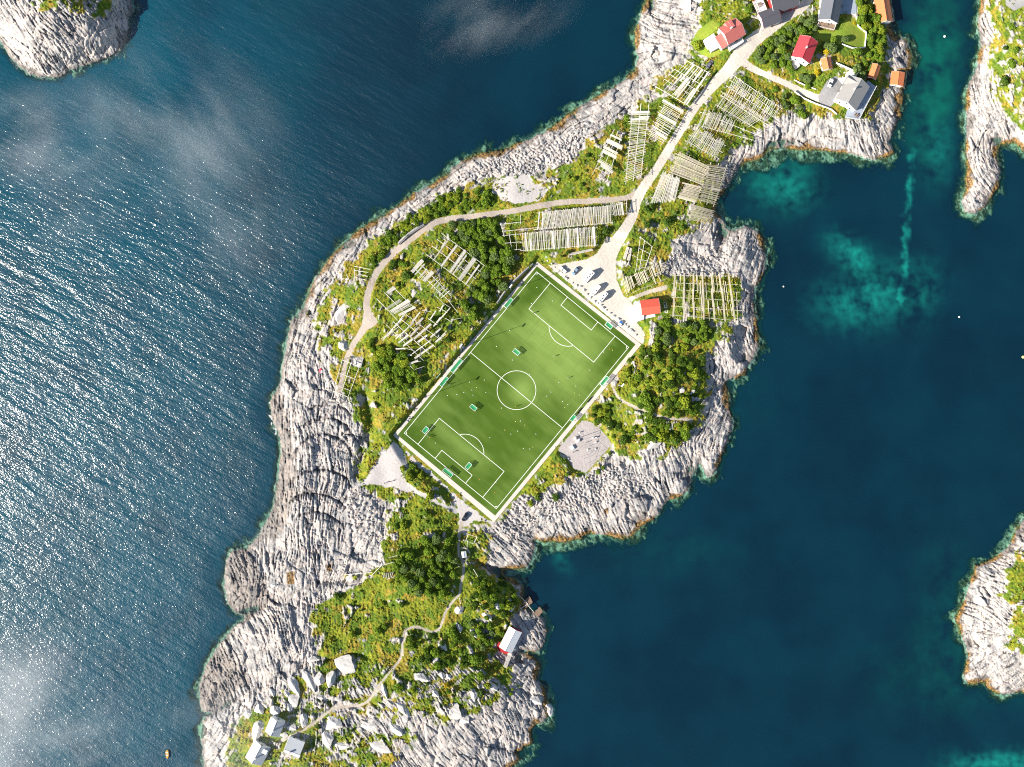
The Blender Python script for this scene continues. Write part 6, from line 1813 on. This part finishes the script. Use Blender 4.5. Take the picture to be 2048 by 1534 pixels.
    z = bilinear(Z, x, y)
    n = len(x); K = 7
    g = nrng
    base = np.stack([(x - CX) * S * (H - z) / H, (CY - y) * S * (H - z) / H, z], -1)
    sz = g.uniform(.18, .42, n) * (1 + .7 * np.clip(dn, 0, 1))
    off = g.normal(size=(n, K, 3)) * np.array([.55, .55, .28]); off[..., 2] = np.abs(off[..., 2]) + .1
    pos = base[:, None] + off * (sz[:, None, None] * 2.2)
    nr = g.normal(size=(n, K, 3)) + np.array([0, 0, .9]); nr /= np.linalg.norm(nr, axis=-1)[..., None]
    up = np.zeros_like(nr); up[..., 0] = 1
    tx = np.cross(nr, up); tx /= np.linalg.norm(tx, axis=-1)[..., None] + 1e-6; ty = np.cross(nr, tx)
    s = sz[:, None, None]
    V = np.stack([pos - tx * s, pos - ty * s * .7, pos + tx * s, pos + ty * s * .7], 2).reshape(-1, 3)
    tone = np.repeat(np.clip(.5 + .9 * fbm((x / 40).astype(np.float32), (y / 40).astype(np.float32), 3, 805) + .25 * g.normal(size=n), 0, 1), K * 4)
    me = mesh_from_arrays('undergrowth', V, np.arange(n * K * 4).reshape(-1, 4), {'lc': np.stack([tone] * 4, -1)}, smooth=False)
    t = NT('undergrowth_leaf'); a = t.attr('lc')
    c = t.mix(t.ramp(a[0], .2, .6), (.11, .185, .020), (.28, .28, .028)); c = t.mix(t.ramp(a[0], .62, .95), c, (.25, .175, .030))
    c = t.mix(t.math('MULTIPLY', t.ramp(t.noise(t.pos(), 1.2, 3), .45, .7), .5), c, (.07, .115, .014))
    me.materials.append(t.done(t.bsdf(c, .9, .1)))
    o = bpy.data.objects.new('undergrowth', me); col.objects.link(o)
    tagset(o, kind='stuff')
    # loose stones in the block fields
    N = 14000
    x = nrng.uniform(640, 1500, N); y = nrng.uniform(200, 1120, N)
    ok = (bilinear(RUB * ROCK, x, y) > .5) & (bilinear(ROADS, x, y) < -3) & (bilinear(SD, x, y) > 4)
    x, y = x[ok], y[ok]; z = bilinear(Z, x, y); n = len(x)
    ico = rock_mesh('stone', 90, MAT['boulder_pale'], .8, 1)
    iv = np.array([v.co[:] for v in ico.vertices]); fi = np.array([list(p.vertices) for p in ico.polygons])
    sc = g.uniform(.28, .75, n) ** 1.3 * 1.05
    an = g.uniform(0, 6.28, n); ca, sa = np.cos(an)[:, None], np.sin(an)[:, None]
    jit = iv[None] * (1 + .22 * g.normal(size=(n, len(iv), 1)))
    P3 = np.stack([jit[..., 0] * ca - jit[..., 1] * sa, jit[..., 0] * sa + jit[..., 1] * ca, jit[..., 2]], -1) * sc[:, None, None]
    P3 += np.stack([(x - CX) * S * (H - z) / H, (CY - y) * S * (H - z) / H, z + sc * .25], -1)[:, None]
    me = bpy.data.meshes.new('rubble')
    F = (fi[None] + (np.arange(n) * len(iv))[:, None, None]).reshape(-1, 3)
    me.vertices.add(n * len(iv)); me.vertices.foreach_set('co', P3.astype(np.float32).ravel())
    me.loops.add(len(F) * 3); me.loops.foreach_set('vertex_index', F.astype(np.int32).ravel())
    me.polygons.add(len(F)); me.polygons.foreach_set('loop_start', np.arange(0, len(F) * 3, 3, dtype=np.int32)); me.polygons.foreach_set('loop_total', np.full(len(F), 3, np.int32))
    me.update(calc_edges=True)
    tt = NT('rubble_stone'); p = tt.pos(); k = tt.mix(tt.ramp(tt.noise(p, .8, 3), .38, .65), (.50, .47, .44), (.30, .28, .27))
    me.materials.append(tt.done(tt.bsdf(k, .95, .1)))
    o = bpy.data.objects.new('rubble', me); col.objects.link(o); tagset(o, kind='stuff')


def build_misc():
    # bins by the pitch corner
    for (x, y, lab) in ((1122, 537, 'Pale green-white bin nearest the pitch corner'), (1128.5, 543, 'Pale bin beside the blue car')):
        r = empty('waste_container', U(x, y, zt(x, y)), ang_of(26, 22), lab, 'bin')
        m = MB(); m.bbox((0, 0, .65), (1.7, 1.35, 1.1), .05); m.build('body', MAT['green_plastic'], r)
        m = MB(); m.bbox((0, 0, 1.26), (1.8, 1.45, .14), .05); m.build('lid', MAT['white'], r)
        for sx in (-.6, .6):
            m = MB(); m.tube((sx, -.5, .1), (sx, .5, .1), .1, n=8); m.build('wheel', MAT['tyre'], r)
    x, y = 1240.5, 647
    r = empty('storage_box', U(x, y, zt(x, y)), ang_of(-6, 10), 'Blue storage box with white lid in the boulder row', 'storage box')
    m = MB(); m.bbox((0, 0, .5), (2.3, 1.6, 1.0), .06); m.build('body', MAT['blue_plastic'], r)
    m = MB(); m.bbox((.55, 0, 1.06), (1.1, 1.66, .14), .04); m.build('lid', MAT['white'], r)
    # red dome tent
    x, y = 643, 741
    r = empty('dome_tent', U(x, y, zt(x, y)), .4, 'Red and white dome tent on the shore meadow', 'tent')
    def dome(m, a0, a1, R0, hh, n=10):
        for i in range(n):
            for j in range(6):
                vs = []
                for a, c in ((i, j), (i + 1, j), (i + 1, j + 1), (i, j + 1)):
                    th = a0 + (a1 - a0) * a / n; ph = math.pi / 2 * c / 6
                    vs.append((R0 * math.cos(ph) * math.cos(th), R0 * math.cos(ph) * math.sin(th), hh * math.sin(ph)))
                m.add(vs, [(0, 1, 2, 3)], 0, True)
    m = MB(); dome(m, 0, math.pi * 1.3, 1.15, 1.1); m.build('flysheet', MAT['red_plastic'], r)
    m = MB(); dome(m, math.pi * 1.3, math.pi * 2, 1.16, 1.11); m.build('entrance_panel', MAT['white'], r)
    # training yard
    z = lambda a, b: (1120 + a / 10.575, 840 + b / 10.575)
    posts = [(320, 330), (350, 395), (455, 560), (500, 590), (540, 640), (595, 670), (700, 320), (705, 375), (760, 430), (465, 770), (505, 815), (630, 685), (690, 620), (590, 905), (640, 940), (735, 790), (700, 210), (610, 555), (530, 405), (850, 660)]
    first = None
    for i in range(0, len(posts), 2):
        (a, b), (c, d) = posts[i], posts[i + 1]
        p0 = z(a, b); p1 = z(c, d)
        zz = zt(*p0)
        loc = U(*p0, zz)
        r = empty('pull_up_bar', loc, 0, 'Slim steel pull-up bar on two posts in the training yard', 'pull-up bar', 'pull-up bars in the training yard')
        e = U(*p1, zz) - loc; h = 2.2 + .3 * (i % 3)
        for q in ((0, 0), (e.x, e.y)):
            m = MB(); m.tube((q[0], q[1], -.3), (q[0], q[1], h), .05, n=6); m.build('post', MAT['grey_metal'], r)
        m = MB(); m.tube((0, 0, h - .05), (e.x, e.y, h - .05), .035, n=6); m.build('bar', MAT['grey_metal'], r)
    for (a, b, sx, sy, hh, mt, lab) in [(370, 440, 1.6, 1.1, 1.1, 'white', 'White vaulting box in the training yard beside the lamp mast'), (315, 380, 1.0, .8, 1.2, 'white', 'Smaller white box behind the vaulting box'), (255, 580, 1.5, 1.9, .9, 'pale_blue', 'Pale blue vaulting box in the training yard'), (690, 375, .6, .5, 1.0, 'white', 'White step block in the training yard middle'),
                                      (760, 370, .6, .5, 1.0, 'white', 'White step block nearer the shrubs'), (750, 470, .9, .4, .8, 'white', 'Low white beam block in the yard'), (580, 625, .6, .5, .6, 'white', 'Small white hurdle block in the open yard'), (742, 610, .5, .6, .6, 'white', 'White hurdle block farther along the yard'), (410, 265, .5, .4, 1.1, 'white', 'Slim white block close to the pitch path')]:
        p = z(a, b)
        r = empty('training_box', U(*p, zt(*p)), .6, lab, 'training box')
        m = MB(); m.bbox((0, 0, hh / 2), (sx, sy, hh), .06); m.build('body', MAT[mt], r)
        m = MB(); m.bbox((0, 0, hh + .05), (sx + .08, sy + .08, .1), .03); m.build('top_pad', MAT[mt], r)
    # benches by the touchline
    for (x, y, lab) in ((1178, 800, 'Dark bench by the touchline opposite the centre circle'), (1158, 822, 'Dark bench by the touchline near the small goal')):
        r = empty('bench', U(x, y, ZP + .05), ang_of(*U_DIR), lab, 'bench')
        m = MB(); m.box((0, 0, .45), (3.6, .4, .06)); m.build('seat', MAT['wood_dark'], r)
        m = MB(); m.box((0, -.22, .75), (3.6, .06, .4)); m.build('backrest', MAT['wood_dark'], r)
        for k in (-1.5, 0, 1.5):
            m = MB(); m.box((k, -.05, .21), (.08, .36, .42)); m.build('leg', MAT['dark_metal'], r)
    # open frames beside the clubhouse
    for (x, y, a, lab) in ((1330, 608, .05, 'White square frame nearest the slope behind the clubhouse'), (1331, 613, -.05, 'Middle white square frame behind the clubhouse'), (1332, 623, .1, 'White square frame with rounded corners by the big regular rack')):
        r = empty('pallet_frame', U(x, y, zt(x, y)), a, lab, 'frame')
        for (cx_, cy_, sx, sy) in ((0, .6, 1.4, .18), (0, -.6, 1.4, .18), (-.6, 0, .18, 1.02), (.6, 0, .18, 1.02)):
            m = MB(); m.bbox((cx_, cy_, .6), (sx, sy, .16), .03); m.build('side', MAT['white'], r)
        for sx in (-.6, .6):
            for sy in (-.6, .6):
                m = MB(); m.box((sx, sy, .25), (.12, .12, .54)); m.build('leg', MAT['grey_metal'], r)
    # stairs below the boathouse on the point
    p0, p1 = (1021, 1306), (1010, 1335)
    za = zt(1021, 1300) + .6; zb_ = zt(*p1) + .1
    loc = U(*p0, za); r = empty('staircase', loc, 0, 'Wooden staircase running from the white-roofed boathouse over the rocks', 'staircase')
    a = Vector((0, 0, 0)); b = U(*p1, zb_) - loc; d = (b - a); nn = Vector((-d.y, d.x, 0)).normalized() * .8
    for s in (-1, 1):
        m = MB(); m.tube(a + nn * s, b + nn * s, .10, n=5); m.build('stringer', MAT['wood'], r)
    for k in range(18):
        q = a.lerp(b, (k + .5) / 18)
        m = MB(); m.box((q.x, q.y, q.z + .10), (1.75, .22, .07), math.atan2(nn.y, nn.x)); m.build('tread', MAT['wood'], r)
    # jetties
    zj = lambda x, y: (860 + x / 6.39, 1080 + y / 6.39)
    for (q, lab) in (([zj(1270, 710), zj(1315, 800), zj(1225, 870), zj(1175, 800)], 'Weathered plank jetty platform closest to the round knoll'), ([zj(1405, 850), zj(1445, 915), zj(1385, 985), zj(1320, 925)], 'Weathered plank jetty platform reaching farthest into the cove')):
        cx_, cy_ = quad_pt(q, .5, .5); zz = 1.9
        loc = U(cx_, cy_, zz); r = empty('jetty', loc, 0, lab, 'jetty')
        P4 = [U(*p, zz) - loc for p in q]
        for k in range(14):
            t0, t1 = (k + .08) / 14, (k + .92) / 14
            a0 = P4[0].lerp(P4[3], t0); a1 = P4[0].lerp(P4[3], t1); b0 = P4[1].lerp(P4[2], t0); b1 = P4[1].lerp(P4[2], t1)
            e = rng.uniform(-.25, .15)
            u = (b0 - a0).normalized() * e
            vs = [a0 - u, b0 + u, b1 + u, a1 - u]
            m = MB(); m.add([(v.x, v.y, v.z - .05) for v in vs] + [(v.x, v.y, v.z + .03) for v in vs], [(0, 1, 2, 3), (7, 6, 5, 4), (0, 4, 5, 1), (1, 5, 6, 2), (2, 6, 7, 3), (3, 7, 4, 0)]); m.build('plank', MAT['wood_brown'], r)
        for k in range(4):
            m = MB(); m.tube(P4[k] * .86 + Vector((0, 0, -4.5)), P4[k] * .86 + Vector((0, 0, .5)), .14, n=6); m.build('pile', MAT['wood_dark'], r)
    for (a, b, lab) in ((zj(1130, 700), zj(1250, 815), 'Long pale beam lying across the jetty from the knoll'), (zj(1130, 895), zj(1255, 815), 'Pale beam resting between rocks and jetty'), (zj(1250, 830), zj(1330, 925), 'Plank gangway joining the two jetty platforms')):
        z1 = max(zt(*a), 1.7) + .25; loc = U(*a, z1); e = U(*b, 2.15) - loc
        m = MB(); m.tube((0, 0, 0), e, .16, .14, 6)
        o = m.build('driftwood_beam', MAT['wood'], loc=loc); tagset(o, lab, 'beam')
    # stacked planks, driftwood, frames, walls, fences
    zr = lambda x, y: (1220 + x / 6.39, 450 + y / 6.39)
    lumber('Grey-violet plank stack in the dry grass beside the road, outer one', [zr(215, 275), zr(245, 288), zr(200, 442), zr(163, 430)], 5)
    lumber('Grey-violet plank stack in the dry grass, next to the rail grid', [zr(248, 290), zr(280, 296), zr(255, 462), zr(212, 452)], 5)
    lumber('Long low timber pile on the verge above the car park', [(1137, 507), (1185, 497), (1186, 502), (1139, 513)][0:1] + [(1138, 512), (1187, 501), (1185, 497)], 4)
    lumber('Weathered plank platform at the edge of the southern meadow', [(764, 1146), (789, 1143), (785, 1154), (766, 1156)], 6, 'plank_platform', cat='platform')
    zs = lambda x, y: (680 + x / 3.933, 880 + y / 3.933)
    for i, (a, b, c, d) in enumerate([(300, 950, 460, 905), (290, 1000, 420, 960), (250, 1065, 330, 985), (320, 950, 340, 1010), (40, 1060, 250, 1040), (370, 1095, 430, 1075), (380, 580, 400, 610), (1050, 1015, 1085, 1075), (940, 1240, 950, 1290)]):
        p0, p1 = zs(a, b), zs(c, d)
        z0 = zt(*p0) + .5; loc = U(*p0, z0); e = U(*p1, zt(*p1) + .5) - loc
        m = MB(); m.tube((0, 0, 0), e, .16, .12, 6)
        o = m.build('driftwood_pole', MAT['wood'], loc=loc); tagset(o, 'Bleached loose pole lying on the rocks and meadow south of the pitch', 'pole', 'loose poles lying south of the pitch')
    q = [zs(1010, 742), zs(1078, 762), zs(1050, 818), zs(990, 790)]
    rack('Small bare square frame on the slope beside the southern footpath', q, [0, 1], [], rails2=[0, 1], height=1.2, posts=1)
    o = rack('Short leaning frame between shed and pitch corner', [zs(965, 780), zs(1010, 790), zs(1000, 860), zs(985, 860)], [.1], [(.9, 0, .9, 1.0), (.2, 0, .2, .3)], height=1.2, posts=1)
    x, y = 847, 1078
    r = empty('hatch_cover', U(x, y, zt(x, y)), .6, 'Grey square concrete cover in the southern meadow', 'cover')
    m = MB(); m.bbox((0, 0, .35), (1.5, 1.5, .9), .05); m.build('base', MAT['stone'], r)
    m = MB(); m.bbox((0, 0, .84), (1.7, 1.7, .12), .04); m.build('lid', MAT['concrete'], r)
    fence('fence', 'White retaining wall along the outer side of the villa driveway', [(1588, 183), (1605, 196), (1629, 207), (1661, 219), (1673, 229)], .9, 'white', wall=True, cat='wall', thick=.13)
    fence('fence', 'White garden wall round the lawn below the slate-roofed house', [(1713, 3), (1713, 37), (1716, 53), (1732, 66), (1729, 96), (1705, 97), (1683, 89)], .8, 'white', wall=True, cat='wall', thick=.2)
    fence('fence', 'Low pale wall under the hedge along the driveway', [(1588, 160), (1613, 172), (1632, 179)], .5, 'white_deck', wall=True, cat='wall', thick=.18)
    fence('fence', 'White wall at the upper edge of the villa forecourt', [(1671, 127), (1694, 137), (1716, 147)], 1.2, 'white', wall=True, cat='wall', thick=.2)
    fence('wooden_fence', 'Grey rail fence between leaning golden poles and the clubhouse track', [(1253, 592), (1281, 578), (1310, 568), (1336, 556)], 1.0, 'wood', 2.4)
    fence('garden_fence', 'Short white garden fence near the hedge of the slate-roofed house', [(1594, 43), (1604, 25)], .9, 'white', 1.5)
    fence('garden_fence', 'White picket fence strip beside the slate-roofed house lawn', [(1622, 44), (1624, 12)], .9, 'white', 1.5)
    fence('stone_wall', 'Dry stone retaining wall on the outer side of the gravel path bend', [(797, 488), (815, 470), (836, 456), (848, 449)], .9, 'stone', wall=True, cat='stone wall', thick=.7)
    # the rock cut along the pitch carries a low masonry edge
    fence('stone_wall', 'Low rough stone edge along the pitch path under the thicket', [(1066, 528), (1046, 545), (1024, 566), (1008, 586), (994, 606)], .7, 'stone', wall=True, cat='stone wall', thick=.5)
    fence('footbridge', 'Pink-grey masonry landing at the end of the gravel path', [(657, 806), (676, 808)], .6, 'stone', wall=True, cat='landing', thick=1.4)
    # afloat
    x, y = 335, 1508
    r = empty('small_boat', U(x, y, .1), ang_of(1, 12), 'Small orange open boat alone on the glittering sea', 'boat')
    m = MB(); loft(m, [(-1.9, .45, .5, -.25, .25, .42), (-1.0, .62, .72, -.3, .25, .45), (.4, .62, .72, -.3, .28, .5), (1.4, .4, .48, -.22, .35, .6), (2.0, .06, .1, 0, .5, .72)]); m.build('hull', MAT['orange_plastic'], r)
    m = MB(); m.box((-.9, 0, .50), (.35, 1.2, .07)); m.build('thwart', MAT['white'], r)
    m = MB(); m.box((.3, 0, .55), (.35, 1.2, .07)); m.build('thwart', MAT['white'], r)
    for (x, y, lab, mt, s) in ((1889, 73, 'Pale mooring buoy in the green channel', 'marker_white', .55), (2046, 714, 'Yellow buoy at the edge of the open bay', 'marker_yellow', .7), (1918, 634, 'Small white buoy alone in the bay', 'marker_white', .45), (1567, 573, 'Tiny white buoy off the golden rack point', 'marker_white', .4)):
        r = empty('buoy', U(x, y, 0), 0, lab, 'buoy')
        m = MB()
        for k in range(6):
            t0, t1 = -math.pi / 2 + math.pi * k / 6, -math.pi / 2 + math.pi * (k + 1) / 6
            m.tube((0, 0, s * .3 + s * math.sin(t0)), (0, 0, s * .3 + s * math.sin(t1)), max(.02, s * math.cos(t0)), max(.02, s * math.cos(t1)), 12, caps=False)
        m.build('float', MAT[mt], r)
        m = MB(); m.tube((0, 0, s), (0, 0, s * 2.0), s * .12, n=6); m.build('mast', MAT['grey_metal'], r)


# ------------------------------------------------------------------ thin cloud drifting between drone and sea
def build_mist():
    spec = [(345, 245, 250, 22, 30, 6, -62, .020), (440, 420, 240, 20, 24, 5, -40, .014), (100, 280, 230, 28, 17, 6, 10, .020), (150, 420, 235, 24, 12, 4, -20, .010), (985, 30, 240, 24, 11, 5, -15, .012), (20, 1500, 250, 34, 30, 8, 30, .050), (480, 1510, 240, 30, 20, 6, 8, .020)]
    for i, (px, py, z, rx, ry, rz, ang, den) in enumerate(spec):
        m = MB()
        n = 20
        for a in range(n):
            for b in range(10):
                vs = []
                for (p, q) in ((a, b), (a + 1, b), (a + 1, b + 1), (a, b + 1)):
                    th = 2 * math.pi * p / n; ph = -math.pi / 2 + math.pi * q / 10
                    vs.append((math.cos(ph) * math.cos(th), math.cos(ph) * math.sin(th), math.sin(ph)))
                m.add(vs, [(0, 1, 2, 3)])
        t = NT('mist_vapour')
        p = t.obj()
        r = t.n('ShaderNodeVectorMath', {0: p}, operation='LENGTH').outputs['Value']
        fall = t.ramp(r, 1.0, .15)
        nz = t.ramp(t.noise(t.mapping(p, (0, 0, .5), (2.2, 1.1, .6)), 1.0, 4, .6), .40, .72)
        vol = t.n('ShaderNodeVolumePrincipled', {'Color': (.97, .985, 1.0, 1), 'Density': t.math('MULTIPLY', t.math('MULTIPLY', t.math('POWER', fall, 1.5), nz), den * 2.0), 'Anisotropy': -.1})
        t.t.links.new(vol.outputs[0], t.out.inputs['Volume'])
        o = m.build('mist', t.m)
        bm_ = o.data
        import bmesh
        bm = bmesh.new(); bm.from_mesh(bm_); bmesh.ops.remove_doubles(bm, verts=bm.verts, dist=1e-4); bm.to_mesh(bm_); bm.free()
        o.location = U(px, py, z); o.scale = (rx, ry, rz); o.rotation_euler = (0, 0, -R(ang))
        tagset(o, kind='stuff')
# ------------------------------------------------------------------ put it together
make_object_materials()
build_houses()
finish_ground()
finish_water()
build_pitch()
build_goals()
build_masts()
build_racks()
build_vehicles()
build_people()
build_markers()
build_boulders()
build_misc()
build_plants()
build_mist()
